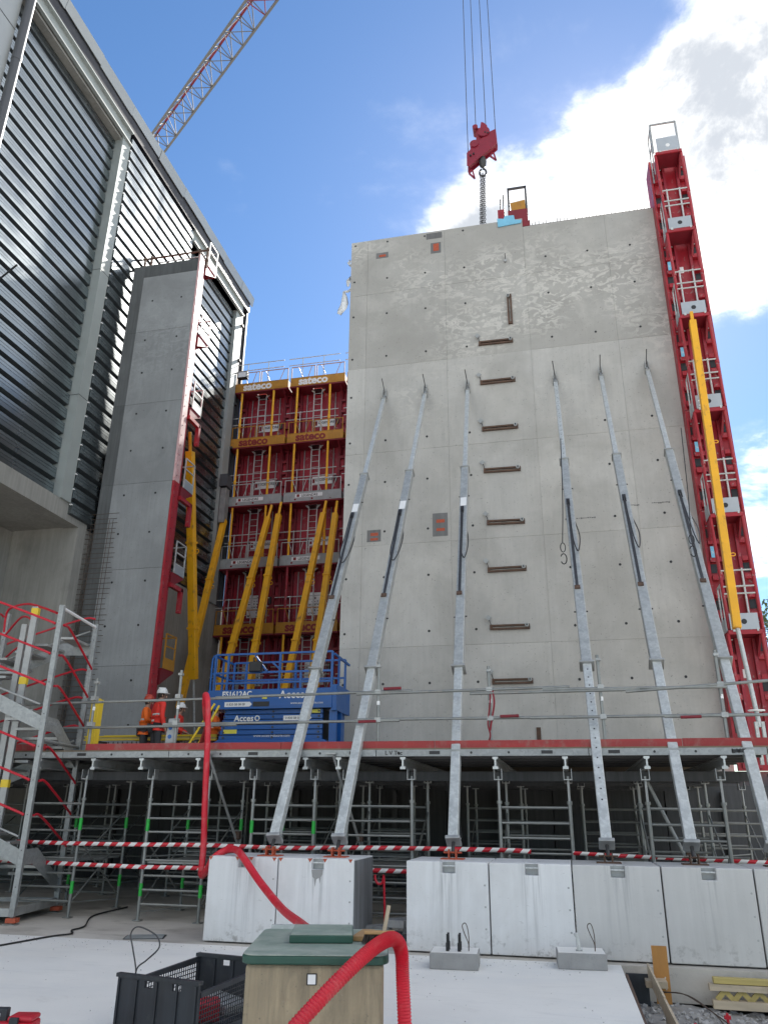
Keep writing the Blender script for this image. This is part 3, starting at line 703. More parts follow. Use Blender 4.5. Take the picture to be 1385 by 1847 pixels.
JX = [-15.2, -14.0, -12.6, -11.2, -9.8, -8.6, -7.6, -6.73, -5.74, -4.98, -3.95, -3.42, -2.42, -1.04, -.04, 1.08, 2.10]
for xx in JX: MB().prism([(xx+a, 2.205+b) for a, b in I_OUT], 11.96, 19.2, 'Y').build('joist', mt['galv_dull'], dk, world=True)
for xx in JX[6:]: MB().prism([(xx+a*1.0, 2.19+b*1.15) for a, b in I_OUT], 11.945, 11.96, 'Y').build('joist_end', mt['galv'], dk, world=True)
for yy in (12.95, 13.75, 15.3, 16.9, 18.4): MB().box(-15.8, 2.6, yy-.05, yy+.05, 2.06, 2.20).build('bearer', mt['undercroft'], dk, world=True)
# formwork soffit ribs between the joists
for yy in (12.3, 12.9, 13.5, 14.1, 14.7): MB().box(-15.9, 2.66, yy, yy+.07, 2.36, 2.476).build('secondary_rib', mt['steel_dark'], dk, world=True)
# red toe boards
for xa, xb in ((-16, -12.4), (-12.4, -8.6), (-7.85, -4.4), (-4.4, -1.95), (-1.95, 1.6), (1.6, 5.2)):
    MB().box(xa+.004, xb-.004, 12.06, 12.09, 2.482, 2.605+random.uniform(-.006, .006)).build('toe_board', mt['toe_red'], dk, world=True)
MB().prism([(2.69, 2.47), (2.75, 2.47), (3.02, 2.36), (3.02, 2.33), (2.69, 2.33)], 11.97, 12.03, 'Y').build('corner_bracket', mt['galv'], dk, world=True)
MB().box(2.72, 5.4, 12.06, 12.20, 2.29, 2.47).build('end_beam', mt['beam_yellow'], dk, world=True)
struct(MB().box(-13.62, 16, 19.38, 40, 2.2, 2.5).build('upper_floor', mt['dark_concrete']), 'concrete floor behind the deck carrying the wall and formwork', 'floor')
# back wall of the undercroft
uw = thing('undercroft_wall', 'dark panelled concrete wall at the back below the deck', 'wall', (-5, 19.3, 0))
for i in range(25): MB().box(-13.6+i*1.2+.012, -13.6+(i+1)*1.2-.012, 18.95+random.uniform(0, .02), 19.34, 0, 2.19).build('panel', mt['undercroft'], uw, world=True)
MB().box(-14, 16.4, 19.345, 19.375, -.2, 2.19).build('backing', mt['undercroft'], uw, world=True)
for i in range(16):
    if i % 2: MB().box(-13.6+(i+1)*1.2-.06, -13.6+(i+1)*1.2+.06, 18.80, 18.95, 0, 2.05).build('soldier', mt['steel_dark'], uw, world=True)
# guard rail
gr = thing('guard_rail', 'galvanised tube guard rail with clamps along the deck edge', 'guard rail', (-2, 12.15, DZ))
def clampring(mb, p): mb.box(p[0]-.045, p[0]+.045, p[1]-.05, p[1]+.05, p[2]-.035, p[2]+.035)
PX_ = [(-15, 3.8), (-12.2, 3.8), (-9.95, 3.8), (-7.85, 3.7), (-6.28, 3.80), (-2.85, 3.84), (-1.10, 3.72), (.55, 3.84), (2.22, 3.86), (4.6, 3.84)]
for xx, zt in PX_:
    p = MB().tube((xx, 12.14, 2.40), (xx+random.uniform(-.02, .02), 12.14, zt), .024, 10).build('post', mt['scaff'], gr, world=True, smooth=True)
    for zz in (2.93, 3.36): c = MB(); clampring(c, (xx, 12.13, zz)); c.build('clamp', mt['galv_dull'], p, world=True)
    MB().box(xx-.035, xx+.035, 12.09, 12.17, zt-.09, zt-.05).build('collar', mt['galv_dull'], p, world=True)
    MB().tube((xx, 12.139, 3.16), (xx, 12.141, 3.22), .0255, 10).build('sticker', mt['white_print'], p, world=True)
for xa, xb, za, zb in ((-15.5, -9.2, 3.30, 3.33), (-9.9, -5.0, 3.275, 3.315), (-5.6, -2.3, 3.325, 3.365), (-3.2, .1, 3.33, 3.37), (-1.4, 1.1, 3.30, 3.31), (-.3, 2.3, 3.34, 3.32), (.9, 5.5, 3.28, 3.55)):
    MB().tube((xa, 12.10, za), (xb, 12.10, zb), .022, 10).build('top_rail', mt['scaff'], gr, world=True, smooth=True)
for xa, xb, za, zb in ((-15.5, -9.2, 2.88, 2.88), (-9.9, -5.2, 2.86, 2.885), (-6.5, -2.5, 2.91, 2.915), (-3.2, .1, 2.935, 2.93), (-.5, 2.6, 2.925, 2.93), (1.4, 5.5, 2.915, 2.94)):
    MB().tube((xa, 12.105, za), (xb, 12.105, zb), .022, 10).build('mid_rail', mt['scaff'], gr, world=True, smooth=True)
for xa, z in ((-2.75, 3.40), (-3.15, 2.90), (-.95, 2.95), (1.62, 2.90)):
    MB().tube((xa, 12.07, z), (xa+.28, 12.07, z+.006), .0225, 10).build('red_sleeve', mt['red_dark'], gr, world=True, smooth=True)
# cloths tied to the rail
t = thing('tied_strap', 'dark red straps hanging tied to the rail post before the wall', 'strap', (-1.08, 12.1, 3.3))
MB().path(spline([(0, 0, .05), (-.02, -.02, -.2), (-.06, 0, -.45), (-.03, .01, -.62), (-.08, 0, -.75)], 5), .013, 6).build('strap', mt['red_dark'], t, smooth=True)
MB().path(spline([(.03, 0, .05), (.05, -.02, -.15), (.0, 0, -.4), (-.03, .01, -.55)], 5), .016, 6).build('strap', mt['red_dark'], t, smooth=True)
# ------------------------------------------------------------------ shoring towers
def tower(w, d):
    t = thing('shoring_tower', 'shoring tower', 'scaffold')
    leg = MB().tube((0, 0, 0), (0, 0, 1.72), .027, 10).tube((0, 0, 1.72), (0, 0, 1.76), .04, 10).box(-.06, .06, -.06, .06, 0, .012).mesh('leg'); leg.materials.append(mt['scaff'])
    jack = MB().tube((0, 0, 1.7), (0, 0, 2.10), .019, 8).box(-.06, .06, -.07, .07, 2.045, 2.058).box(-.06, -.05, -.07, .07, 2.06, 2.2).box(.05, .06, -.07, .07, 2.06, 2.2).mesh('jack'); jack.materials.append(mt['galv_dull'])
    rung = MB().tube((.027, 0, 0), (w-.027, 0, 0), .017, 8).mesh('rung'); rung.materials.append(mt['scaff'])
    clip = MB().tube((0, 0, -.09), (0, 0, .09), .0295, 10).mesh('clip'); clip.materials.append(mt['green_clip'])
    for m in (leg, rung, clip):
        for p in m.polygons: p.use_smooth = True
        m.set_sharp_from_angle(angle=R(40))
    for y in (0, d):
        for xx in (0, w):
            l = inst('leg', leg, t, (xx, y, 0)); inst('jack', jack, l)
            for z in (.43, 1.36): inst('clip', clip, l, (0, 0, z))
        for z in (.23, .43, .63, .85, 1.06, 1.26, 1.46, 1.67): inst('rung', rung, t, (0, y, z))
    for xx in (0, w):
        for a, b in ((.2, 1.15), (1.15, .2), (.75, 1.6)):
            MB().tube((xx, 0, a), (xx, d, b), .013, 6).build('brace', mt['scaff'], t)
    for z in (.12, .9): MB().tube((0, 0, z), (w, d, z+.02), .013, 6).build('brace', mt['scaff'], t)
    MB().box(.03, w-.03, .05, d-.05, .80, .83).build('inner_board', mt['galv_dull'], t)
    return t
T0 = tower(1.0, 1.42)
front = [(-8.80, 'shoring tower behind the spiral stair tower, with green clips'), (-6.60, 'shoring tower beside the red hose, with green clips'), (-4.84, 'shoring tower behind the pair of ballast blocks, left prop before it'), (-3.32, 'shoring tower behind the gap in the ballast blocks'), (-1.02, 'shoring tower behind the second ballast block of the long row'), (1.05, 'shoring tower behind the fourth ballast block of the long row'), (3.05, 'shoring tower under the yellow end beam of the deck, green clips')]
for i, (xx, lab) in enumerate(front):
    t = T0 if i == 0 else copy_tree(T0)
    t.location = (xx, 12.15, 0); tag(t, lab, 'scaffold', 'shoring towers under the deck')
for i, xx in enumerate((-12.2, -10.2, -7.9, -5.8, -3.9, -1.9, .2, 2.2)):
    t = copy_tree(T0); t.location = (xx, 15.3+.12*(i % 3), 0); tag(t, ['shadowed back-row shoring tower at the open bay of the hall', 'shadowed back-row shoring tower behind the spiral stairs', 'shadowed back-row shoring tower left of the red hose', 'shadowed back-row shoring tower behind the hanging red hose', 'shadowed back-row shoring tower behind the ballast block with the shade-dark side', 'shadowed back-row shoring tower behind the hanging lamp', 'shadowed back-row shoring tower behind the drilled prop', 'shadowed back-row shoring tower behind the fifth prop'][i], 'scaffold', 'back row of shoring towers')
def strip_clips(t):
    for l in list(t.children):
        for c in list(l.children):
            if c.name.split('.')[0] == 'clip': bpy.data.objects.remove(c, do_unlink=True)
for t in [o for o in COL.objects if o.parent is None and o.name.split('.')[0] == 'shoring_tower']:
    if t.location.y > 14 or -4 < t.location.x < 2: strip_clips(t)
# slanting push-pull tubes under the deck
for xa, xb, yy, lab in ((-5.55, -5.35, 11.95, 'slim slanting prop hanging from the deck edge behind the red hose'), (-3.50, -3.28, 11.95, 'slim slanting prop hanging from the deck edge behind the leftmost galvanised props')):
    t = thing('slanting_prop', lab, 'prop', (xb, yy, 1.0))
    MB().tube((xa, 11.93, 2.40), (xb, 12.9, 1.05), .022, 8).build('tube', mt['galv_dull'], t, world=True, smooth=True)
    MB().box(xa-.12, xa+.04, 11.93, 11.97, 2.41, 2.43).build('hook', mt['galv_dull'], t, world=True)
    MB().box(xb-.05, xb+.04, 12.8, 12.9, 1.15, 1.27).build('clamp', mt['rust'], t, world=True)
t = thing('slanting_prop', 'slanting steel prop behind the fifth ballast block of the row', 'prop', (2, 13.4, 0))
MB().tube((1.15, 13.2, 2.1), (2.0, 13.3, .05), .028, 8).build('tube', mt['galv_dull'], t, world=True, smooth=True)
MB().box(1.62, 1.72, 13.2, 13.3, .95, 1.07).build('clamp', mt['rust'], t, world=True)
t = thing('hanging_lamp', 'dark site lamp hanging on its cable below the deck', 'lamp', (-1.75, 13.2, 1.2))
MB().path(spline([(-1.98, 13.2, 2.19), (-1.9, 13.2, 1.8), (-1.8, 13.2, 1.5)], 5), .02, 6).build('cable', mt['rubber'], t, world=True)
MB().tube((-1.8, 13.2, 1.55), (-1.75, 13.18, 1.22), .045, 10).build('body', mt['steel_black'], t, world=True)
MB().tube((-1.75, 13.18, 1.22), (-1.748, 13.175, 1.2), .022, 10).build('glass', mt['white_print'], t, world=True)
# ------------------------------------------------------------------ warning tape
def tape(name, pts, label, w=.06):
    P = spline(pts, 10); o0 = V(P[0]); mb = MB(); vs = []
    for i, p in enumerate(P):
        tw = .25*math.sin(i*.55)
        vs += [(p.x-o0.x, p.y-o0.y-w/2*math.sin(tw), p.z-o0.z+w/2*math.cos(tw)), (p.x-o0.x, p.y-o0.y+w/2*math.sin(tw), p.z-o0.z-w/2*math.cos(tw))]
    mb.add(vs, [(2*i, 2*i+1, 2*i+3, 2*i+2) for i in range(len(P)-1)])
    o = mb.build(name, mt['tape'], smooth=True); o.location = o0
    s = o.modifiers.new('t', 'SOLIDIFY'); s.thickness = .002
    tag(o, label, 'barrier tape', 'red and white barrier tapes')
tape('barrier_tape', [(-8.9, 12.08, 1.08), (-7.76, 12.08, 1.07), (-6.6, 12.08, 1.075), (-5.6, 12.08, 1.085), (-4.3, 12.06, 1.07), (-3.3, 12.08, 1.09), (-2.3, 12.08, 1.10), (-1.02, 12.09, 1.10), (-.6, 12.1, 1.09)], 'upper red and white warning tape stretched along the shoring towers')
tape('barrier_tape', [(-9.2, 12.1, .79), (-7.76, 12.08, .77), (-6.6, 12.08, .755), (-5.6, 12.08, .76), (-4.6, 12.08, .74), (-3.3, 12.08, .79), (-2.3, 12.08, .79)], 'lower red and white warning tape stretched behind the ballast block pair')
tape('barrier_tape', [(-.02, 12.12, 1.08), (.6, 12.3, 1.05), (1.24, 12.4, 1.03), (2.56, 12.4, 1.0), (4.0, 12.3, .98)], 'sagging warning tape behind the long row of ballast blocks', .05)
# ================================================================== BALLAST BLOCKS
def block(x0, x1, label, marks=False, grout_shade=False, mat='block_concrete'):
    w = x1-x0
    t = thing('ballast_block', label, 'concrete block', (x0, 10.56, 0), 0, 'concrete ballast blocks')
    n0, n1 = w*.44, w*.60
    o = MB().box(.003, w-.003, .12, 1.04, .012, 1.018).prism([(.003, .012), (w-.003, .012), (w-.003, 1.018), (n1, 1.018), (n1, .885), (n0, .885), (n0, 1.018), (.003, 1.018)], 0, .12, 'Y').build('body', mt[mat], t, bevel=.012)
    MB().box(n0+.002, n1-.002, .112, .119, .89, 1.01).build('pocket_back', mt['galv_dull'], t)
    MB().tube((n0+.002, .035, .965), (n1-.002, .035, .965), .012, 8).build('lifting_bar', mt['galv'], t)
    if grout_shade: MB().prism([(n0+.004, .884), (n1-.004, .884), (n1-.008, .83), (n1-.03, .80), (n1-.04, .72), (n1-.055, .79), (n0+.075, .77), (n0+.06, .68), (n0+.045, .78), (n0+.02, .80)], -.002, .004, 'Y').build('grout_run', mt['pad_concrete'], t)
    for zz in (.28, .52, .76): MB().tube((w-.05, -.003, zz), (w-.05, .01, zz), .012, 8).build('bolt', mt['galv_dull'], t)
    if marks:
        mk = MB()
        for a in (.03, w-.05, n0-.02, n1+.02): mk.prism([(a-.03, 1.016), (a+.03, 1.016), (a, .97)], -.002, .02, 'Y')
        mk.build('paint_mark', mt['orange_mark'], t)
    if grout_shade: MB().box(w-.002, w+.002, .02, 1.03, .02, 1.0).build('shaded_side', mt['block_side_shade'], t)  # dark sheet paints the shade on this side, with shutter streaks
    return t
block(-4.785, -3.808, 'pale concrete block of the pair, under the red hose', True)
block(-3.800, -2.772, 'pale concrete block of the pair with side painted shade-dark, grey grout run', True, True)
rows = [(-2.093, -1.058, 'pale ballast block, first of the long row, dark water streaks'), (-1.050, -.053, 'pale ballast block, second of the long row, without a prop on it'), (-.045, .975, 'pale ballast block, third of the long row, small pad before it'), (.985, 1.996, 'smooth grey ballast block, fourth of the long row, brown board before it'), (2.006, 3.02, 'ballast block ending the long row, red mark on its corner')]
for i, r_ in enumerate(rows): block(*r_, mat='block_grey' if i > 1 else 'block_concrete')
# ================================================================== LONG PUSH-PULL PROPS
heads = [(-4.45, 19.36, 13.), (-3.245, 19.36, 13.), (-2.035, 19.36, 13.), (.40, 19.36, 12.97), (1.62, 19.36, 13.), (2.84, 19.36, 13.02)]
feet = [(-4.03, 10.86, 1.02), (-3.12, 10.92, 1.02), (-1.57, 11.08, 1.02), (.41, 11.02, 1.02), (1.44, 11.08, 1.02), (2.39, 11.08, 1.02)]
plabs = ['galvanised push-pull prop on the block under the red hose', 'galvanised push-pull prop on the block with the shade-dark side', 'galvanised push-pull prop on the first block of the long row', 'galvanised push-pull prop drilled with rows of holes', 'galvanised push-pull prop on the fourth block of the long row', 'galvanised push-pull prop beside the red formwork tower']
for i, (f_, h_) in enumerate(zip(feet, heads)):
    f_, h_ = V(f_), V(h_); d = (h_-f_); Ln = d.length
    t = thing('push_pull_prop', plabs[i], 'prop', f_, 0, 'long push-pull props')
    P = lambda s: d*s
    z = d.normalized(); xx = z.cross(V((0, -1, 0))).normalized()*-1; nn = xx.cross(z).normalized()
    if nn.y > 0: nn = -nn; xx = -xx
    UP = tuple(nn)
    s0, s1, s2, s3 = .020, .235, .680, .972
    twist = i == 3
    def seg(a, b, w): return MB().bar(P(a), P(b), w, w, UP)
    lo = seg(s0, s1+.02, .138).build('lower_tube', mt['galv'], t, bevel=.012)
    mi = seg(s1, s2, .170).build('outer_tube', mt['galv_aged'], t, bevel=.014)
    hi = seg(s2-.01, s3, .108).build('upper_tube', mt['galv'], t, bevel=.010)
    for s, w in ((s1, .235), (s2, .215), (s3, .155)):
        MB().bar(P(s)-z*.018, P(s)+z*.018, w, w, UP).build('collar', mt['galv_dull'], t, bevel=.01)
    for s in (.325, .60):
        MB().tube(P(s)-xx*.12, P(s)+xx*.12, .014, 8).build('pin', mt['steel_dark'], t)
    # foot: plate, screw and hinged shoe
    MB().bar(P(s0)-z*.05, P(s0), .20, .20, UP).build('base_plate', mt['galv_dull'], t, bevel=.01)
    MB().tube((0, 0, .04), P(s0)-z*.03, .024, 8).build('screw', mt['steel_dark'], t)
    MB().box(-.15, .15, -.10, .12, -.002, .012).box(-.055, -.04, -.06, .06, .012, .12).box(.04, .055, -.06, .06, .012, .12).tube((-.12, 0, .08), (.12, 0, .08), .012, 8).build('shoe', mt['orange_mark'] if i < 3 else mt['rust'], t)
    # head: fork and wall bracket with rod
    hd = P(1.0)
    MB().bar(P(s3), P(.992), .05, .06, UP).box(hd.x-.05, hd.x-.035, hd.y-.16, hd.y+.03, hd.z-.16, hd.z+.07).box(hd.x+.035, hd.x+.05, hd.y-.16, hd.y+.03, hd.z-.16, hd.z+.07).build('head_fork', mt['galv_dull'], t)
    MB().tube(hd+V((0, -.06, 0)), hd+V((-.04 if i < 4 else .02, -.30, .34)), .013, 6).build('head_rod', mt['steel_dark'], t)
    # lever and ratchet on the outer tube
    side = -.02
    a, b = P(.362)+nn*.09+xx*side, P(.555)+nn*.09+xx*side
    MB().bar(a, b, .05, .02, UP).build('slide_rail', mt['steel_dark'], t)
    MB().bar(a-z*.02, a+z*.06, .10, .05, UP).build('rail_stop', mt['rust'], t)
    MB().bar(b-z*.08, b+z*.10, .07, .06, UP).build('ratchet', mt['steel_black'], t)
    c0 = b+nn*.06; c1 = P(.43)+nn*.17+xx*.05
    MB().path(spline([c0, c0+V((.10, -.08, -.5)), (c0+c1)/2+V((.12, -.10, -.3)), c1+V((.02, -.02, 0)), c1+V((-.05, 0, .2)), (c0+c1)/2+V((-.03, -.06, 0)), c0+V((-.02, 0, 0))], 6), .012, 5).build('hand_chain', mt['steel_black'], t, smooth=True)
    if i in (3, 5):
        hk = P(.385)+V((-.22 if i == 3 else -.13, -.3, .25))
        MB().path(spline([hk+V((.12, .15, 2.6)), hk+V((.06, .05, 1.2)), hk+V((0, 0, .4))], 5), .009, 5).build('hook_cable', mt['steel_black'], t)
        MB().path([hk+V((math.sin(q)*.045, 0, .3+math.cos(q)*.09)) for q in [k*math.pi/6 for k in range(12)]], .009, 5, True).path([hk+V((math.sin(q)*.055, 0, .08-math.cos(q)*.10)) for q in [k*math.pi/6 for k in range(-2, 9)]], .011, 5).build('hook', mt['steel_black'], t)
    if i < 3: MB().bar(P(.566)+nn*.0865, P(.588)+nn*.0865, .13, .004, UP).build('sticker', mt['white_print'], t)
    if twist:
        hb = MB()
        for k in range(15): c = P(.06+k*.0118); hb.tube(c+nn*.068, c+nn*.0705, .013, 8)
        for k in range(17): c = P(.70+k*.0155); hb.tube(c+nn*.053, c+nn*.0555, .010, 8)
        hb.build('adjusting_holes', mt['steel_black'], t)
# ================================================================== SPIRAL STAIR TOWER
st = thing('stair_tower', 'galvanised spiral stair tower with red handrails beside the deck', 'stair tower', (-8.1, 11.2, 0), R(11.3))
CO = [V((0, 0, 0)), V((0, 1.53, 0)), V((-1.70, 1.53, 0)), V((-1.70, 0, 0))]
for c, h_ in zip(CO, (4.78, 4.80, 5.0, 4.9)):
    p = MB().box(c.x-.042, c.x+.042, c.y-.04, c.y+.04, .10, h_).build('post', mt['galv_stair'], st, bevel=.006)
    for zz in range(1, 10): MB().tube((c.x, c.y-.043, zz*.5), (c.x, c.y-.037, zz*.5), .009, 6).build('bolt', mt['steel_dark'], p)
    MB().tube((c.x, c.y, 0.0), (c.x, c.y, .12), .022, 8).box(c.x-.09, c.x+.09, c.y-.09, c.y+.09, 0, .012).build('screw_foot', mt['galv_dull'], st)
    MB().box(c.x-.05, c.x+.10, c.y-.09, c.y+.05, .03, .09).build('foot_clamp', mt['orange_mark'], st)
for a, b in ((0, 1), (1, 2), (2, 3), (3, 0)): MB().bar(CO[a]+V((0, 0, .16)), CO[b]+V((0, 0, .16)), .05, .11).build('base_rail', mt['galv_dull'], st)
MB().box(-1.66, -.04, .04, 1.49, .13, .15).build('base_plate', mt['yard'], st)
MB().box(-.785, -.675, .55, .62, .15, 4.9).build('newel', mt['galv_dull'], st, bevel=.006)
MB().box(-.96, -.86, .62, .70, .15, 4.6).build('newel', mt['galv_dull'], st, bevel=.006)
for zz in (.35, 1.9, 3.55, 4.75): MB().box(-.792, -.668, .545, .625, zz, zz+.12).build('yellow_label', mt['beam_yellow'], st)
order = [1, 2, 3, 0]      # going down
zl = 4.42; ntread = 0
def stringer(a, b, za, zb, inward, lett):
    """side plate: level at its upper end, then sloping down to the next corner"""
    dv = (b-a); Ls = dv.length; e = dv.normalized()
    prof = [(0.05, za+.02), (.34*Ls, za+.02), (Ls-.05, zb+.02), (Ls-.05, zb-.20), (.34*Ls-.10, za-.20), (.05, za-.20)]
    n = len(prof); th = inward*.006
    vs = [a+e*p+V((0, 0, q)) for p, q in prof]+[a+e*p+V((0, 0, q))+th for p, q in prof]
    o = MB().add(vs, [(i, (i+1) % n, n+(i+1) % n, n+i) for i in range(n)]+[tuple(range(n-1, -1, -1)), tuple(range(n, 2*n))]).build('stringer', mt['galv_stair'], st)
    return o
k = 0
while zl > .6:
    a, b = CO[order[k % 4]], CO[order[(k+1) % 4]]
    za, zb = zl, zl-.49
    cen = V((-.85, .765, 0)); e = (b-a).normalized(); inw = V((-e.y, e.x, 0))
    if inw.dot(cen-(a+b)/2) < 0: inw = -inw
    so = stringer(a, b, za, zb, inw, k)
    if k % 4 in (2, 3):
        ang = math.atan2(e.y, e.x)
        lt = text('lettering', 'ESCORUS', .075, mt['grey_paint'], so, a+e*.18+V((0, 0, za-.09))-inw*.003, rot=(R(90), 0, ang), ext=.001, world=False)
        lt = text('lettering', 'MILLS', .075, mt['grey_paint'], so, a+e*.55+V((0, 0, za-.20))-inw*.003, rot=(R(90), 0, ang), ext=.001, world=False)
    Ls = (b-a).length
    for q, (fr, zz) in enumerate(((.12, za-.0), (.38, za-.12), (.58, za-.245), (.78, za-.37))):
        c = a+e*(fr*Ls)
        vs = [c-e*.13+inw*.02, c+e*.15+inw*.02, c+e*.12+inw*.68, c-e*.10+inw*.68]
        MB().add([p+V((0, 0, zz-.04)) for p in vs]+[p+V((0, 0, zz)) for p in vs], [(0, 3, 2, 1), (4, 5, 6, 7), (0, 1, 5, 4), (1, 2, 6, 5), (2, 3, 7, 6), (3, 0, 4, 7)]).build('tread', mt['galv_dull'], st)
    for hh, mm in ((.50, mt['rail_red']), (1.0, mt['rail_red']), (1.5, mt['rail_red'])):
        p0 = a+e*.06+V((0, 0, za+hh))-inw*.05; p1 = b-e*.06+V((0, 0, zb+hh))-inw*.05
        if p0.z < 5.05: MB().path(spline([p0, p0+e*.28+V((0, 0, -.02)), p1-e*.12+V((0, 0, .06)), p1], 5), .019, 8).build('handrail', mm, st, smooth=True)
    if k % 2 == 0: MB().tube(a+e*.1+V((0, 0, za+.25)), b-e*.1+V((0, 0, zb+.20)), .016, 8).build('knee_rail', mt['galv_dull'], st)
    zl -= .49; k += 1
for zz, mm in ((4.74, 'white_print'), (2.60, 'galv_stair')): MB().tube(CO[0]+V((0, 0, zz)), CO[1]+V((0, 0, zz)), .026, 8).build('tie_bar', mt[mm], st, smooth=True)
for zz in (4.1, 2.2): MB().tube(CO[2]+V((0, 0, zz)), CO[3]+V((0, 0, zz)), .026, 8).build('tie_bar', mt['galv_stair'], st, smooth=True)
lp = [(-1.66, 1.40, 4.62), (-1.62, 1.30, 4.95), (-1.45, 1.15, 5.03), (-1.05, .9, 5.03), (-.55, .45, 4.85), (-.10, .06, 4.66)]
MB().path(spline(lp, 5), .02, 8).build('gate_loop', mt['rail_red'], st, smooth=True)
lp = [(-1.60, 1.35, 4.55), (-1.2, 1.05, 4.82), (-.85, .75, 4.70), (-.72, .6, 4.55), (-.75, .62, 4.35), (-1.2, .98, 4.2), (-1.55, 1.3, 4.05)]
MB().path(spline(lp, 5), .018, 8).build('gate_loop', mt['rail_red'], st, smooth=True)
t = thing('yellow_plank', 'yellow formwork beam standing upright between stair tower and pillar', 'beam', (-8.05, 12.6, 2.5))
MB().box(-8.17, -8.03, 12.55, 12.62, 2.5, 3.42).build('flange', mt['beam_yellow'], t, world=True)
MB().box(-8.12, -8.08, 12.62, 12.78, 2.5, 3.42).build('web', mt['beam_yellow'], t, world=True)
# ================================================================== FOREGROUND
# concrete pit box with green lid
bx = thing('pit_box', 'beige concrete pit box with a worn green lid on the slab', 'box', (-1.97, 4.9, 0), R(13.5))
MB().box(.03, .85, .04, 1.08, 0, .745).build('body', mt['mortar_box'], bx, bevel=.02)
def rrect(x0, x1, y0, y1, r, n=5):
    out = []
    for cx, cy, a in ((x1-r, y1-r, 0), (x0+r, y1-r, 90), (x0+r, y0+r, 180), (x1-r, y0+r, 270)):
        out += [(cx+r*math.cos(R(a+90*i/n)), cy+r*math.sin(R(a+90*i/n))) for i in range(n+1)]
    return out
ld = MB().prism(rrect(0, .88, 0, 1.12, .09), .748, .794, 'Z').build('lid_rim', mt['green_paint'], bx, bevel=.01)
MB().prism(rrect(.006, .874, .006, 1.114, .085), .794, .80, 'Z').build('lid_top', mt['green_lid'], ld, bevel=.003)
MB().box(.05, .30, 1.09, 1.13, .795, .825).build('edge_strip', mt['galv'], bx)
sk = MB().box(.395, .455, .034, .039, .64, .70).build('sticker', mt['black_print'], bx, bevel=.001)
MB().box(.402, .448, .031, .034, .645, .695).build('paper', mt['white_print'], sk)
h = thing('hatch_plate', 'dark green hatch plate lying on the pit box lid', 'hatch', (-1.83, 5.37, .802), R(15))
MB().box(0, .41, 0, .50, 0, .045).build('body', mt['green_paint'], h, bevel=.006)
MB().box(.006, .404, .006, .494, .0455, .049).build('worn_top', mt['green_lid'], h)
tag(MB().box(-.045, .045, -.17, .17, 0, .03).build('wood_block', mt['wood'], bevel=.004), 'small wooden block on the green lid beside the hatch', 'wood block')
o = bpy.data.objects['wood_block']; o.location = (-1.43, 5.74, .802); o.rotation_euler = (0, 0, R(2))
br = thing('hand_brush', 'dark bristle hand brush with wooden handle on the green lid', 'brush', (-1.27, 5.52, .802), R(13.5))
MB().box(-.10, .10, -.03, .03, .055, .075).build('head', mt['wood'], br, bevel=.006)
bs_ = MB(); rr = random.Random(2)
for k in range(260):
    a, b = rr.uniform(-.095, .095), rr.uniform(-.028, .028)
    bs_.tube((a, b, .056), (a*1.15+rr.uniform(-.012, .012), b*1.4+rr.uniform(-.01, .01), rr.uniform(0, .01)), .0028, 4, caps=False)
bs_.build('bristles', mt['hair'], br, kind='stuff')
MB().tube((.03, 0, .07), (.06, .02, .22), .013, 8).build('handle', mt['wood_pale'], br, smooth=True)
# ribbed red hose over the corner of the box
hp = spline([(-1.80, 4.30, .14), (-1.60, 4.50, .42), (-1.42, 4.72, .63), (-1.25, 4.93, .80), (-1.15, 5.05, .875), (-1.09, 5.13, .885), (-1.055, 5.17, .82), (-1.045, 5.17, .66), (-1.03, 5.16, .40), (-1.02, 5.15, .05)], 64)
mb = MB(); mb.path(hp, lambda u: .040+.003*math.sin(u*(len(hp)-1)*1.57), 14)
tag(mb.build('ribbed_hose', mt['hose_red'], smooth=True), 'ribbed red hose looped over the corner of the pit box', 'hose')
# smooth red hose from the deck over the ballast block to the box
hp = spline([(-8.3, 17.6, 2.62), (-7.2, 15.0, 2.70), (-6.1, 12.9, 2.9), (-5.87, 12.3, 3.18), (-5.74, 12.0, 3.36), (-5.62, 11.85, 3.22), (-5.56, 11.82, 2.8), (-5.53, 11.82, 2.3), (-5.50, 11.82, 1.7), (-5.46, 11.82, 1.1), (-5.38, 11.65, .72), (-5.10, 11.2, .78), (-4.85, 10.85, .97), (-4.66, 10.85, 1.085), (-4.47, 10.72, 1.09), (-4.26, 10.46, 1.02), (-3.91, 10.22, .75), (-3.41, 9.7, .51), (-2.90, 8.9, .46), (-2.44, 8.0, .46), (-2.1, 7.2, .40), (-1.8, 6.6, .20), (-1.4, 6.3, .05)], 10)
tag(MB().path(hp, .047, 14).build('red_hose', mt['hose_red'], smooth=True), 'long red hose hanging from the deck and over the ballast block', 'hose')
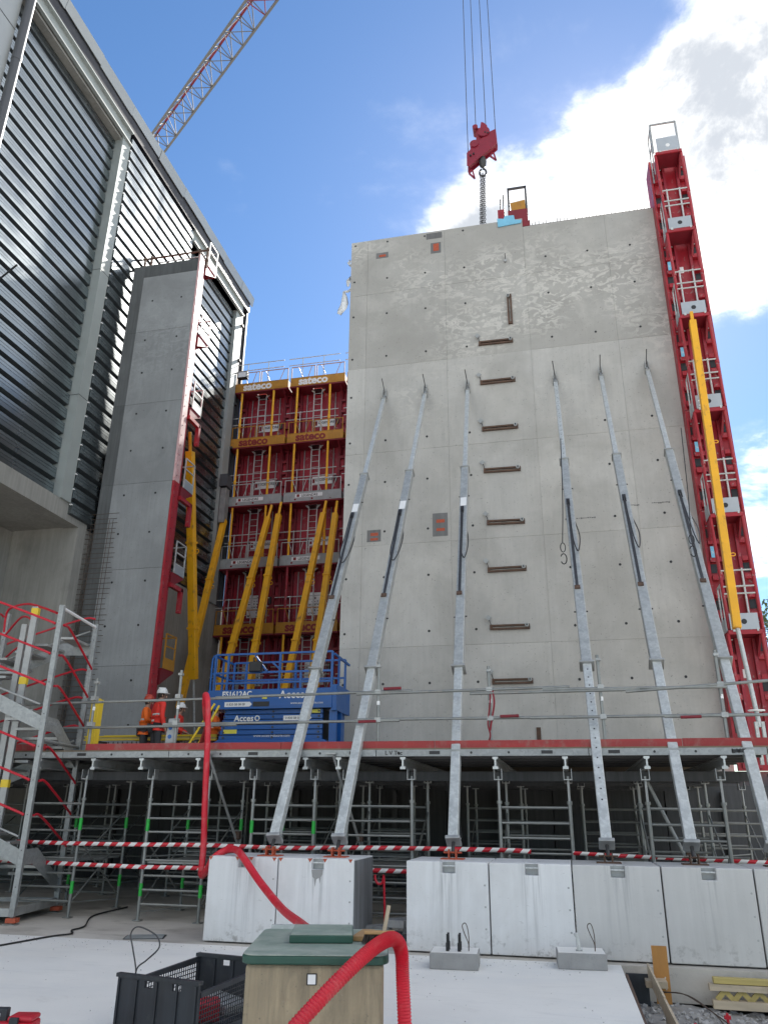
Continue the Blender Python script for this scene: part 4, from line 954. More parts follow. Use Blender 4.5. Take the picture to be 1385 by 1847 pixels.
# folding crate
cr = thing('folding_crate', 'black plastic folding crate with mesh sides on the slab', 'crate', (-3.53, 6.30, 0), R(-10.9))
def endpanel(y, parent):
    mb = MB()
    # outline with two hand holes: built of strips round the openings
    H_, Wd = .40, .76
    xs = [0, .26, .34, .52, .60, Wd]
    for i in range(5):
        if i in (1, 3): mb.box(xs[i], xs[i+1], y, y+.025, 0, H_-.075).box(xs[i], xs[i+1], y, y+.025, H_-.03, H_)
        else: mb.box(xs[i], xs[i+1], y, y+.025, 0, H_)
    mb.box(-.012, Wd+.012, y-.012, y+.037, H_-.02, H_+.006)
    o = mb.build('end_panel', mt['plastic_black'], parent)
    for xx in (.02, .19, .38, .57, .74): MB().box(xx-.008, xx+.008, y-.012, y, .01, H_-.03).build('rib', mt['plastic_black'], o)
endpanel(0, cr); endpanel(1.02, cr)
for xx in (0.0, .74):
    MB().bar((xx+.01, .03, .31), (xx+.01, 1.02, .36), .03, .035).bar((xx+.01, .03, .03), (xx+.01, 1.02, .03), .03, .05).build('side_rail', mt['plastic_black'], cr)
    gm = MB()
    for k in range(33): y = .04+k*.03; zt = .30+.05*k/33; gm.bar((xx+.01, y, .05), (xx+.01, y, zt), .006, .006)
    for k in range(9): gm.bar((xx+.01, .03, .06+k*.03), (xx+.01, 1.02, .06+k*.034), .006, .006)
    gm.build('mesh_side', mt['plastic_black'], cr, kind='stuff')
MB().box(.01, .74, .02, 1.02, .01, .03).build('bottom', mt['plastic_black'], cr)
tag(MB().box(-.16, .16, -.12, .12, 0, .14).build('red_case', mt['rail_red'], bevel=.02), 'red plastic case lying inside the black crate', 'case')
o = bpy.data.objects['red_case']; o.location = (-3.02, 6.72, .032); o.rotation_euler = (0, 0, R(25))
tag(MB().prism(rrect(-.2, .2, -.14, .14, .05), 0, .10, 'Z').build('grey_pouch', mt['grey_paint'], bevel=.03), 'grey fabric pouch inside the black crate', 'pouch')
o = bpy.data.objects['grey_pouch']; o.location = (-3.0, 7.08, .032); o.rotation_euler = (0, R(6), R(-20))
tag(MB().path(spline([(-3.42, 6.36, .30), (-3.425, 6.37, .42), (-3.50, 6.42, .56), (-3.54, 6.44, .66), (-3.47, 6.43, .71), (-3.30, 6.40, .66), (-3.25, 6.38, .58), (-3.34, 6.37, .49), (-3.41, 6.36, .43), (-3.418, 6.36, .31)], 7), .006, 6).build('wire_loop', mt['steel_dark'], smooth=True), 'bent steel wire loop sticking up from the black crate', 'wire')
# red tool case, lower left
tb = thing('tool_case', 'red tool case with black handle standing on the pale slab', 'tool case', (-4.12, 5.62, 0), R(12))
MB().box(-.16, .34, -.08, .10, 0, .20).box(.16, .34, -.07, .09, .20, .235).build('body', mt['rail_red'], tb, bevel=.02)
MB().box(-.16, .14, -.03, .03, .245, .275).box(-.16, -.13, -.03, .03, .19, .26).box(.09, .14, -.03, .03, .19, .26).build('handle', mt['plastic_black'], tb, bevel=.008)
MB().box(.19, .25, -.10, -.07, .17, .232).build('latch', mt['plastic_black'], tb, bevel=.004)
# small concrete pads with holding-down bolts
def pad(x, y, rz, label, bolts):
    t = thing('anchor_pad', label, 'concrete pad', (x, y, 0), rz)
    MB().box(0, .53, 0, .42, 0, .16).build('body', mt['pad_concrete'], t, bevel=.01)
    MB().box(.012, .518, .012, .408, .1605, .163).build('top_skim', mt['slab'], t)
    if bolts:
        for a, b in ((.19, .12), (.19, .24), (.32, .12), (.32, .24)):
            bb = MB().tube((a, b, .16), (a, b, .245), .020, 10).build('sleeve', mt['rubber'], t, smooth=True)
            MB().tube((a, b, .245), (a, b, .33), .013, 10).build('bolt', mt['rubber'], bb, smooth=True)
    else:
        MB().box(.21, .28, .13, .17, .163, .175).build('base', mt['galv_dull'], t)
        MB().tube((.245, .15, .17), (.24, .15, .29), .022, 8).tube((.24, .15, .29), (.22, .15, .34), .02, 8, .028).build('anchor', mt['galv'], t)
    MB().path(spline([(.42, .16, .16), (.418, .16, .24), (.38, .16, .33), (.355, .16, .41), (.385, .16, .44), (.41, .16, .40), (.425, .16, .30), (.422, .16, .17)], 6), .0055, 6).build('lifting_loop', mt['rebar'], t, smooth=True)
pad(-1.63, 9.53, R(3.5), 'small concrete pad with four black holding-down bolts', True)
pad(-.265, 9.92, R(3.5), 'small concrete pad with one capped anchor and a wire loop', False)
gr_ = MB(); rg = random.Random(21)
for k in range(420):
    x_, y_ = rg.uniform(-7.5, .3), rg.uniform(5.0, 10.3)
    if rg.random() < .55: y_ = 10.3-abs(rg.gauss(0, .35))
    r0 = rg.uniform(.004, .013); a = rg.uniform(0, 6.3)
    gr_.add([V((x_+math.cos(a+q*2.1)*r0, y_+math.sin(a+q*2.1)*r0, .0)) for q in range(3)]+[V((x_, y_, r0*.9))], [(0, 1, 3), (1, 2, 3), (2, 0, 3)])
tag(gr_.build('grit', mt['rubble']), 'grit and crumbs scattered on the pale slab', 'grit', kind='stuff')
# ------------------------------------------------------------------ trench things
t = thing('upright_board', 'brown plywood board standing against the fourth ballast block', 'board', (.83, 10.1, -.3))
MB().prism([(.75, -.30), (.905, -.30), (.905, .25), (.745, .25)], 10.06, 10.085, 'Y').build('board', mt['ply_orange'], t, world=True)
for zz in (-.05, -.16): MB().tube((.86, 10.055, zz), (.86, 10.06, zz), .008, 6).build('screw', mt['galv'], t, world=True)
t = thing('lattice_girder', 'yellowish wooden lattice girder lying in the trench', 'girder', (1.9, 10.2, -.3))
MB().box(1.33, 3.4, 10.13, 10.22, -.33, -.25).build('bottom_chord', mt['wood_pale'], t, world=True)
MB().box(1.31, 3.4, 10.13, 10.22, -.16, -.10).build('top_chord', mt['wood_pale'], t, world=True)
for k in range(12):
    x0 = 1.38+k*.17
    MB().bar((x0, 10.175, -.25), (x0+.085, 10.175, -.16), .05, .03, (0, 1, 0)).build('web', mt['wood_yellow'], t, world=True)
    MB().bar((x0+.17, 10.18, -.25), (x0+.085, 10.18, -.16), .05, .03, (0, 1, 0)).build('web', mt['wood_yellow'], t, world=True)
for xa, xb, lb_ in ((1.36, 1.92, 'short yellow squared timber on the bare end of the girder'), (1.94, 2.9, 'long yellow squared timber laid farther along the girder')): tag(MB().box(xa, xb, 10.14, 10.24, -.095, -.04).build('yellow_timber', mt['wood_yellow'], bevel=.004), lb_, 'timber', 'timbers on the girder')
tag(MB().prism([(.97, 8.98), (1.30, 9.05), (1.42, 8.98), (1.40, 8.93), (1.2, 8.93), (.98, 8.86)], -.33, -.26, 'Z').build('broken_plank', mt['wood_pale'], bevel=.004), 'short broken plank lying on the rubble', 'plank')
tag(MB().bar((.70, 10.20, -.02), (.735, 8.9, -.10), .02, .16).bar((.735, 8.88, -.16), (.74, 5.5, -.16), .022, .26).build('form_board', mt['wood_pale']), 'grey shutter board running along the trench', 'board')
tag(MB().box(.64, .86, 9.85, 10.25, -.12, -.055).build('timber_offcut', mt['wood_pale'], bevel=.004), 'short timber offcut bridging the trench boards', 'timber')
tag(MB().bar((.455, 9.95, -.15), (.50, 4.0, -.15), .025, .27).build('edge_shutter', mt['rust']), 'dark brown shutter board against the slab edge', 'board')
tag(MB().box(.45, .68, 10.02, 10.05, -.34, -.02).build('black_sheet', mt['plastic_black']), 'splashed black plastic sheet closing the trench end', 'plastic sheet')
for i, pts in enumerate(([(.80, 9.9, -.16), (1.0, 9.75, -.14), (1.2, 9.5, -.22), (1.36, 9.25, -.30)], [(.80, 9.88, -.15), (1.05, 9.8, -.16), (1.25, 9.55, -.26), (1.3, 9.3, -.31)])):
    tag(MB().path(spline(pts, 6), .006, 5).build('rusty_wire', mt['rebar'], smooth=True), ['rusty wire springing from the brown board over the rubble', 'lower rusty wire drooping behind the other one in the trench'][i], 'wire', 'wires in the trench')
for xx, yy, lab in ((.98, 8.85, 'short red marker peg beside the broken plank'), (1.34, 9.35, 'short red marker peg in the rubble by the girder')):
    o = MB().box(-.012, .012, -.012, .012, 0, .14).box(-.03, .03, -.02, .02, .09, .12).build('marker_peg', mt['rail_red']); o.location = (xx, yy, -.35); tag(o, lab, 'peg')
# red crook standing in the gap between the blocks
t = thing('orange_crook', 'orange bent reinforcing hook standing in the gap between the blocks', 'hook', (-2.5, 11.2, 0))
MB().path(spline([(-2.50, 11.2, 0), (-2.51, 11.2, .4), (-2.52, 11.2, .70), (-2.525, 11.2, .80)], 4)+spline([(-2.53, 11.2, .76), (-2.55, 11.2, .70), (-2.60, 11.2, .69), (-2.64, 11.2, .74), (-2.645, 11.2, .80)], 4), .016, 6).build('bar', mt['rail_red'], t, world=True, smooth=True)
pt = thing('brick_pile', 'low pile of grey blocks in the gap between the ballast blocks', 'rubble', (-2.4, 11.3, 0))
rr = random.Random(9)
for k in range(16):
    o = MB().box(-.11, .11, -.05, .05, -.045, .045).build('brick', mt['pad_concrete'], pt, bevel=.006)
    o.location = (rr.uniform(-.28, .28), rr.uniform(-.2, .25), .05+.09*(k//6)); o.rotation_euler = (rr.uniform(-.15, .15), rr.uniform(-.1, .1), rr.uniform(-.5, .5))
# ================================================================== RED WALL FORMWORK (back of the site)
def formwork(x, z, kind, label):
    """one formwork bank: skin and ribs below, working platform with toe board and rails at its head"""
    t = thing('wall_formwork', label, 'formwork', (x, 28.7, z), 0, 'red wall formwork banks')
    Wd = 2.6
    b = lambda n, mb, m, p=None, **k: mb.build(n, m, p or t, **k)
    b('skin', MB().box(.02, Wd-.02, .80, .88, -2.45, .33), mt['red_form'])
    b('joint_cover', MB().box(Wd-.03, Wd+.08, .885, .90, -2.47, .34), mt['red_dark'])
    for xx in (.04, .30, 2.16, 2.44): b('stiffener', MB().box(xx, xx+.10, .68, .80, -2.45, .30), mt['red_dark'])
    for zz in (-2.3, -1.75, -1.2, -.65, -.15): b('waler', MB().box(.14, .30, .66, .78, zz, zz+.12).box(2.26, 2.44, .66, .78, zz, zz+.12), mt['red_dark'], kind='stuff')
    for xx in (.62, 1.95): b('tube_stay', MB().tube((xx, .72, -2.4), (xx, .72, -.1), .022, 8), mt['galv_dull'])
    b('platform', MB().box(0, 1.02, 0, .78, -.07, -.01).box(1.42, Wd, 0, .78, -.07, -.01).box(1.02, 1.42, 0, .25, -.07, -.01), mt['red_dark'])
    for xx in (.22, 2.30): b('platform_bracket', MB().prism([(.78, -.07), (.05, -.07), (.78, -.55)], xx, xx+.05, 'X'), mt['red_dark'])
    yel = kind in ('sateco', 'sateco_top'); bm_ = mt['form_yellow'] if yel else mt['grey_paint']; rm = mt['form_yellow'] if yel else mt['galv']
    tb = b('toe_board', MB().box(.03, Wd-.03, -.012, .008, 0, .40), bm_)
    b('board_lip', MB().box(.02, Wd-.02, -.02, .03, -.012, .01).box(.02, Wd-.02, -.02, .02, .395, .415), bm_, tb, kind='stuff')
    for xx in (.03, Wd-.05): b('end_board', MB().box(xx, xx+.02, .01, .75, 0, .34), bm_)
    for xx in (.10, 1.90, 2.18): b('stiffening_panel', MB().box(xx, xx+.26, -.022, -.012, .06, .28), bm_, tb)
    if yel:
        text('lettering', 'sateco', .52, mt['white_print'] if kind == 'sateco_top' else mt['red_print'], tb, (.42, -.016, .05), ext=.003, bold=.02, space=1.0, world=False)  # cut-out letters: white paints the bright sky showing through the topmost
    else:
        p = b('name_plate', MB().box(.55, 1.75, -.018, -.012, .16, .32), mt['white_print'], tb)
        text('lettering', 'LEGENDRE', .15, mt['steel_dark'], tb, (.82, -.021, .185), ext=.001, bold=.003, world=False)
        b('emblem', MB().box(.62, .74, -.021, -.018, .18, .30), mt['red_print'], tb)
        for xx in (.55, 1.3, 2.1): b('disc', MB().tube((xx, -.02, .075), (xx, -.012, .075), .045, 12), mt['red_print'], tb)
        bk = b('bucket', MB().box(.72, 1.02, .12, .38, .01, .46), mt['white_print'])
        b('bucket_mark', MB().box(.78, .96, .115, .119, .26, .40), mt['red_print'], bk)
    # rails
    for xa, xb in ((.06, 1.16), (1.24, 2.54)): b('top_rail', MB().bar((xa, .01, .98), (xb, .01, .98), .028, .028), rm)
    for xx in (.07, 1.16, 1.26, 2.53): b('rail_post', MB().bar((xx, .01, .34), (xx, .01, .98), .03, .03), rm)
    for xa, xb in ((.38, .62), (1.0, .82), (1.45, 1.7), (2.35, 2.12)): b('rail_brace', MB().bar((xa, .02, .98), (xb, .02, .35), .02, .02), rm)
    for zz in (1.12, 1.46): b('guard_tube', MB().tube((-.1, .05, zz), (Wd-.3, .05, zz+.01), .02, 8), mt['galv'])
    for xx in (.55, 1.55): b('guard_upright', MB().tube((xx, .05, .36), (xx, .05, 1.5), .018, 8), mt['galv'])
    # posts below the platform
    pm = mt['prop_yellow'] if kind in ('sateco', 'sateco_top') or z > 13 else mt['red_form']
    for xx in (.36, 1.88):
        q = b('post', MB().tube((xx, .06, -2.78), (xx, .06, -.07), .05, 10), pm, smooth=True)
        b('post_collar', MB().tube((xx, .06, -1.75), (xx, .06, -1.60), .065, 10), pm, q)
    # ladder
    lb = b('ladder', MB().bar((1.04, .42, -2.7), (1.04, .42, -.02), .035, .05).bar((1.40, .42, -2.7), (1.40, .42, -.02), .035, .05), mt['galv'])
    for k in range(9): b('rung', MB().tube((1.05, .42, -.25-k*.28), (1.39, .42, -.25-k*.28), .014, 6), mt['galv'], lb)
    b('ladder_flare', MB().prism([(1.02, -.02), (.82, -.02), (1.02, -.20)], .40, .43, 'Y').prism([(1.42, -.02), (1.62, -.02), (1.42, -.20)], .40, .43, 'Y'), mt['galv'], lb)
    b('hatch', MB().box(1.03, 1.41, .26, .77, -.12, -.10), mt['steel_black'])
    # plates on the skin
    if z > 13:
        pl = b('sign', MB().box(1.0, 1.95, .788, .798, -1.75, -1.38), mt['white_print'])
        text('sign_lettering', 'LEGENDRE', .16, mt['steel_dark'], pl, (1.16, .784, -1.60), ext=.001, bold=.004, world=False)
        b('emblem', MB().box(1.02, 1.12, .784, .788, -1.68, -1.45), mt['red_print'], pl)
        for xx in (.86, 2.02): b('latch', MB().box(xx, xx+.10, .72, .80, -1.68, -1.40), mt['steel_dark'])
    else:
        pl = b('notice', MB().box(1.05, 1.85, .788, .798, -1.95, -1.0), mt['white_print'])
        ic = MB(); rr = random.Random(int(z*10)+int(x*7))
        for a in range(6):
            for c in range(7):
                if rr.random() < .6: ic.box(1.10+a*.122, 1.10+a*.122+rr.uniform(.03, .10), .785, .788, -1.90+c*.125, -1.90+c*.125+rr.uniform(.02, .07))
        ic.build('pictograms', mt['steel_dark'], pl, kind='stuff')
        b('latch', MB().box(.74, .84, .70, .80, -1.4, -1.1), mt['steel_dark'])
        b('latch', MB().box(2.02, 2.12, .70, .80, -1.4, -1.1), mt['steel_dark'])
    return t
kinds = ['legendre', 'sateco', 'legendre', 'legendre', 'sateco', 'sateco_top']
rowname = {5: 'topmost red formwork bank with letters whitened for the sky behind', 4: 'red formwork bank second from top, dark lettering', 3: 'red formwork bank, grey board above the yellow props', 2: 'red formwork bank, grey board behind the yellow props', 1: 'red formwork bank, yellow board above the blue lift', 0: 'lowest red formwork bank behind the blue lift'}
colname = ['beside the clad hall', 'next in from the clad hall', 'half hidden by the big wall']
for c in range(3):
    for r_ in range(6):
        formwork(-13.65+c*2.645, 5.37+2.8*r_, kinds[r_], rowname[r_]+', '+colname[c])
# yellow raking props
def yprop(top, bot, label, w=.20, end=.80, group='yellow raking props'):
    top, bot = V(top), V(bot); d = bot-top
    t = thing('raking_prop', label, 'prop', bot, 0, group)
    MB().tube(top, top+d*.07, .055, 10).build('neck', mt['prop_yellow'], t, world=True)
    o = MB().bar(top+d*.06, top+d*end, w, w, (0, -1, 0)).build('tube', mt['prop_yellow'], t, world=True, bevel=.015)
    for s in (.33, .58): MB().bar(top+d*s, top+d*(s+.006), w+.05, w+.05, (0, -1, 0)).build('band', mt['prop_yellow'], t, world=True)
    c = top+d*.36
    MB().path([c+V((w/2+.06+math.cos(a)*.07, 0, math.sin(a)*.07)) for a in [k*math.pi/5 for k in range(10)]], .014, 5, True).build('handle', mt['prop_yellow'], t, world=True)
    MB().tube(top+d*(end-.01), bot, .035, 10).build('screw', mt['galv'], t, world=True)
    MB().box(bot.x-.12, bot.x+.12, bot.y-.12, bot.y+.12, bot.z-.1, bot.z).build('foot', mt['galv_dull'], t, world=True)
for (a, b, lab) in (((-13.45, 28.55, 13.65), (-12.69, 24.0, 2.6), 'yellow raking prop crossing behind the one hung from the pillar'), ((-11.43, 28.55, 13.6), (-11.56, 24.0, 2.6), 'yellow raking prop over the left end of the blue lift'), ((-11.02, 28.55, 13.7), (-10.32, 24.0, 2.6), 'yellow raking prop ending above the control box of the blue lift'), ((-9.04, 28.55, 13.6), (-9.17, 24.0, 2.6), 'yellow raking prop over the middle of the blue lift'), ((-8.56, 28.55, 13.55), (-8.13, 24.0, 2.6), 'yellow raking prop close beside the edge of the big wall')): yprop(a, b, lab, .215)
yprop((-11.33, 20.75, 13.15), (-11.42, 23.65, 2.6), 'yellow prop hanging from the red formwork of the grey pillar', .24, .73)
# ================================================================== RED FORMWORK TOWER (right)
def tower_mod(k):
    z = 5.45+2.8*k; x0, x1 = 3.63, 4.62
    lab = ['lowest', 'second', 'third', 'fourth', 'fifth', 'topmost'][k]+' module of the red formwork tower at the wall end' + (', with bare guard frame' if k == 5 else '')
    t = thing('formwork_tower_module', lab, 'formwork', (4.1, 19.2, z), 0, 'modules of the red formwork tower')
    b = lambda n, mb, m, p=None, **kk: mb.build(n, m, p or t, world=True, **kk)
    zb, zt = z-2.45, z+.33
    b('skin', MB().box(x0+.02, x1, 19.12, 19.18, zb, zt), mt['red_bright'])
    b('edge_flange', MB().box(3.600, 3.66, 19.06, 19.76, zb, zt), mt['red_bright'])
    b('edge_flange', MB().box(x1-.05, x1, 19.02, 19.18, zb, zt), mt['red_form'])
    for xx in (3.93, 4.30): b('stiffener', MB().box(xx, xx+.07, 19.0, 19.12, zb, zt), mt['red_form'])
    for i, zz in enumerate((.08, .55, 1.0, 1.45, 1.9, 2.4)):
        b('waler', MB().box(3.67, 3.92, 18.99, 19.12, zb+zz, zb+zz+.12), mt['red_bright'])
        b('waler', MB().box(4.38, x1-.06, 18.99, 19.12, zb+zz, zb+zz+.12), mt['red_bright'])
    for i, zz in enumerate((.30, 1.20, 2.1)):
        b('pocket', MB().box(3.67, 3.90, 19.10, 19.119, zb+zz, zb+zz+.22), mt['steel_black'])
        b('pocket', MB().box(4.40, x1-.07, 19.10, 19.119, zb+zz, zb+zz+.22), mt['steel_black'])
        b('tie_bar', MB().tube((3.68, 19.03, zb+zz+.27), (3.9, 19.03, zb+zz+.27), .016, 6), mt['galv'])
        b('tie_bar', MB().tube((4.38, 19.03, zb+zz+.27), (4.56, 19.03, zb+zz+.27), .016, 6), mt['galv'])
    b('platform', MB().box(3.72, 4.40, 18.42, 19.0, z-.06, z), mt['red_dark'])
    b('platform_lip', MB().box(3.70, 4.42, 18.38, 18.42, z-.09, z+.005), mt['red_bright'])
    for xx in (3.70, 4.36): b('platform_bracket', MB().prism([(19.0, z-.06), (18.45, z-.06), (19.0, z-.50)], xx, xx+.05, 'X'), mt['red_form'])
    tp = b('toe_plate', MB().box(3.76, 4.36, 18.37, 18.378, z+.01, z+(.50 if k == 5 else .38)), mt['plate_grey'])
    b('plate_hole', MB().tube((4.06, 18.362, z+.19), (4.06, 18.37, z+.19), .06, 14), mt['steel_black'] if k < 5 else mt['white_print'], tp)
    b('plate_rivet', MB().box(3.80, 3.86, 18.36, 18.37, z-.03, z+.04).box(4.30, 4.34, 18.36, 18.37, z-.03, z+.04), mt['galv'], tp, kind='stuff')
    if k == 5:
        for xa in (3.66, 4.36): b('frame_post', MB().bar((xa, 18.40, z), (xa, 18.40, z+1.06), .045, .045), mt['galv_dull'])
        b('frame_rail', MB().bar((3.66, 18.40, z+1.06), (4.36, 18.40, z+1.06), .045, .045), mt['galv_dull'])
        for yy in (18.6, 18.95): b('frame_post', MB().bar((3.66, yy, z-.6), (3.66, yy, z+1.0), .03, .03), mt['galv_dull'])
        b('side_rail', MB().bar((3.66, 18.4, z+.45), (3.66, 18.95, z+.45), .03, .03), mt['galv_dull'])
        b('side_rail', MB().bar((3.66, 18.4, z+1.0), (3.66, 18.95, z+1.0), .03, .03), mt['galv_dull'])
    else:
        for xa in (3.86, 4.20): b('guard_post', MB().tube((xa, 18.44, z+.02), (xa, 18.44, z+1.45), .022, 8), mt['galv'], smooth=True)
        for zz in (.85, 1.02, 1.40): b('guard_rail', MB().tube((3.74, 18.42, z+zz), (4.40, 18.42, z+zz), .020, 8), mt['galv'], smooth=True)
        b('side_guard', MB().bar((3.70, 18.5, z+.02), (3.70, 18.5, z+1.1), .03, .04).bar((3.70, 18.85, z+.02), (3.70, 18.85, z+1.1), .03, .04).bar((3.70, 18.5, z+1.08), (3.70, 18.85, z+1.08), .03, .04), mt['galv'])
        b('side_plate', MB().box(3.69, 3.70, 18.45, 18.95, z, z+.30), mt['plate_grey'])
        b('label_plate', MB().box(3.98, 4.12, 19.10, 19.118, z-.95, z-.75), mt['white_print'])
        lp = b('info_label', MB().box(3.70, 3.84, 18.97, 18.985, z-.90, z-.62), mt['blue_wrap'])
        text('info_text', 'SC', .08, mt['white_print'], lp, (3.715, 18.966, z-.80), ext=.001)
        if k in (0, 1, 2): text('digit', '2', .24, mt['white_print'], tp, (3.80, 18.365, z+.08), ext=.001)
    if k < 5 or True:
        for xa in (3.72, 4.42): q = b('corner_tube', MB().tube((xa+.03, 18.48, z-2.75), (xa-.02, 18.44, z-.06), .040, 10), mt['red_bright'], smooth=True); b('tube_collar', MB().tube((xa+.015, 18.465, z-1.5), (xa+.012, 18.465, z-1.38), .055, 10), mt['red_bright'], q)
for k in range(6): tower_mod(k)
t = thing('tower_base', 'red base frame under the formwork tower on the upper floor', 'formwork', (4.1, 19.2, 2.5), 0, 'modules of the red formwork tower')
MB().box(3.62, 4.62, 19.05, 19.2, 2.5, 3.0).build('skin', mt['red_bright'], t, world=True)
for zz in (2.55, 2.75): MB().box(3.7, 4.1, 18.98, 19.05, zz, zz+.1).build('waler', mt['red_form'], t, world=True)
yt = thing('raking_prop', 'yellow raking prop down the front of the red formwork tower', 'prop', (3.69, 16.8, 3.3), 0, 'yellow raking props')
MB().bar((3.965, 18.3, 13.85), (3.96, 18.29, 13.5), .075, .075, (0, -1, 0)).build('neck', mt['prop_yellow'], yt, world=True)
MB().bar((3.955, 18.28, 13.55), (3.60, 17.0, 5.20), .165, .165, (0, -1, 0)).build('tube', mt['prop_yellow'], yt, world=True, bevel=.012)
for s in (.45, .80):
    c = V((3.955, 18.28, 13.55)).lerp(V((3.60, 17.0, 5.20)), s)
    MB().path([c+V((.13+math.cos(a)*.05, -.02, math.sin(a)*.035)) for a in [q*math.pi/5 for q in range(10)]], .012, 5, True).build('handle', mt['prop_yellow'], yt, world=True)
MB().tube((3.61, 17.02, 5.25), (3.69, 16.8, 3.2), .045, 12).build('screw', mt['galv'], yt, world=True, smooth=True)
MB().path([(3.68+math.cos(a)*.15, 16.82+math.sin(a)*.08, 3.52) for a in [q*math.pi/6 for q in range(12)]], .015, 6, True).build('spin_handle', mt['white_print'], yt, world=True)
MB().box(3.60, 3.66, 16.76, 16.84, 2.5, 3.3).box(3.72, 3.78, 16.76, 16.84, 2.5, 3.3).build('foot', mt['galv'], yt, world=True)
# ================================================================== SCISSOR LIFT
lf = thing('scissor_lift', 'blue scissor lift folded down on the deck beside the wall', 'scissor lift', (-6.6, 17.8, 2.5))
b = lambda n, mb, m, p=None, **k: mb.build(n, m, p or lf, world=True, **k)
B_ = mt['lift_blue']
ch = b('chassis', MB().box(-8.0, -5.2, 17.25, 18.35, 2.68, 3.02).prism([(-8.0, 3.02), (-7.85, 3.10), (-5.3, 3.10), (-5.2, 3.02)], 17.25, 18.35, 'Y'), B_, bevel=.02)
for xx in (-7.6, -5.6):
    for yy in (17.2, 18.28):
        w = b('wheel', MB().tube((xx, yy, 2.73), (xx, yy+.12, 2.73), .22, 18), mt['rubber'], smooth=True)
        b('hub', MB().tube((xx, yy-.01, 2.73), (xx, yy, 2.73), .10, 12), mt['galv_dull'], w)
for i in range(6):
    zz = 3.10+i*.115
    b('scissor_arm', MB().box(-7.86+.02*i, -5.36, 17.32, 17.40, zz, zz+.10), B_, bevel=.008)
    b('scissor_arm', MB().box(-7.86, -5.36-.02*i, 18.18, 18.26, zz, zz+.10), B_, bevel=.008)
    for xx in (-7.75, -6.55, -5.45): b('pivot', MB().tube((xx, 17.30, zz+.05), (xx, 18.28, zz+.05), .024, 8), mt['steel_dark'])
b('arm_core', MB().box(-7.8, -5.4, 17.42, 18.16, 3.10, 3.78), mt['steel_dark'])
pf = b('platform', MB().box(-8.18, -5.12, 17.20, 18.40, 3.82, 4.22), B_, bevel=.01)
b('platform_step', MB().box(-8.0, -5.12, 17.195, 17.21, 3.78, 3.86).box(-5.14, -5.02, 17.22, 18.38, 3.72, 4.3), B_, pf)
b('end_ladder', MB().box(-5.12, -5.03, 17.3, 17.36, 2.7, 3.8).box(-5.12, -5.03, 17.7, 17.76, 2.7, 3.8), B_)
b('end_plate', MB().box(-5.20, -5.12, 17.3, 18.3, 2.9, 3.75), B_)
for yy in (17.24, 18.36):
    for zz in (5.06, 4.62, 4.38):
        b('rail', MB().bar((-8.05, yy, zz), (-5.15, yy, zz), .045, .045), B_)
    for xx in (-8.05, -7.72, -6.42, -5.9, -5.15): b('rail_post', MB().bar((xx, yy, 4.14), (xx, yy, 5.06 if xx != -5.9 else 4.62), .05, .05), B_)
b('corner_bend', MB().path(spline([(-8.14, 17.24, 4.12), (-8.14, 17.24, 4.85), (-8.10, 17.24, 5.02), (-7.95, 17.24, 5.06)], 5), .026, 8), B_, smooth=True)
b('rail_slant', MB().bar((-7.05, 17.22, 5.02), (-6.72, 17.22, 4.62), .04, .04).bar((-6.62, 17.26, 4.85), (-6.35, 17.26, 4.62), .04, .04), B_)
b('end_gate', MB().bar((-5.10, 17.24, 5.0), (-5.05, 18.36, 4.92), .045, .045).bar((-5.06, 17.5, 4.14), (-5.06, 17.5, 4.95), .045, .045).bar((-8.1, 17.24, 5.04), (-8.1, 18.36, 5.04), .045, .045).bar((-8.1, 17.24, 4.62), (-8.1, 18.36, 4.62), .045, .045).bar((-8.1, 17.8, 4.14), (-8.1, 17.8, 5.04), .045, .045), B_)
cb = b('control_box', MB().box(-7.15, -6.85, 17.1, 17.24, 4.62, 4.86), mt['steel_black'], bevel=.02)
b('joystick', MB().tube((-7.05, 17.15, 4.86), (-7.05, 17.15, 4.96), .02, 8), mt['steel_black'], cb)
yb = 17.192
text('lettering', 'ES1612AC', .17, mt['white_print'], lf, (-7.80, yb, 4.065), ext=.002, bold=.005)
def acces(x, z, s):
    text('lettering', 'Acces', s, mt['white_print'], lf, (x, yb-.0, z), ext=.002, bold=.005, space=1.05)
    MB().path([(x+s*2.98+math.cos(a)*s*.27, yb-.004, z+s*.30+math.sin(a)*s*.27) for a in [q*math.pi/8 for q in range(16)]], s*.085, 5, True).build('emblem', mt['white_print'], lf, world=True)
acces(-6.38, 4.01, .24)
yb = 17.31; acces(-7.50, 3.52, .19)
yb = 17.24; acces(-7.60, 2.88, .20)
text('lettering', 'www.acces-industrie.com', .075, mt['white_print'], lf, (-6.1, 17.19, 3.87), ext=.001)
text('lettering', 'www.acces-industrie.com', .085, mt['white_print'], lf, (-7.0, 17.31, 3.16), ext=.001)
def strip(x, y, z):
    s = b('phone_sticker', MB().prism([(x, z), (x+.62, z), (x+.68, z+.055), (x+.62, z+.11), (x, z+.11)], y-.004, y, 'Y'), mt['white_print'])
    text('phone_number', '0 820 08 08 08', .075, mt['black_print'], s, (x+.05, y-.006, z+.03), ext=.001)
strip(-7.72, 17.195, 3.83); strip(-6.30, 17.318, 3.52); strip(-6.45, 17.248, 2.89)
b('black_sticker', MB().box(-7.02, -6.62, 17.189, 17.194, 3.83, 3.94), mt['black_print'])
b('yellow_sticker', MB().box(-6.80, -6.68, 17.188, 17.199, 4.0, 4.09), mt['yellow_print'])
b('yellow_sticker', MB().box(-7.75, -7.42, 17.312, 17.318, 3.24, 3.33), mt['yellow_print'])
b('yellow_sticker', MB().box(-5.62, -5.42, 17.312, 17.318, 3.68, 3.76), mt['yellow_print'])
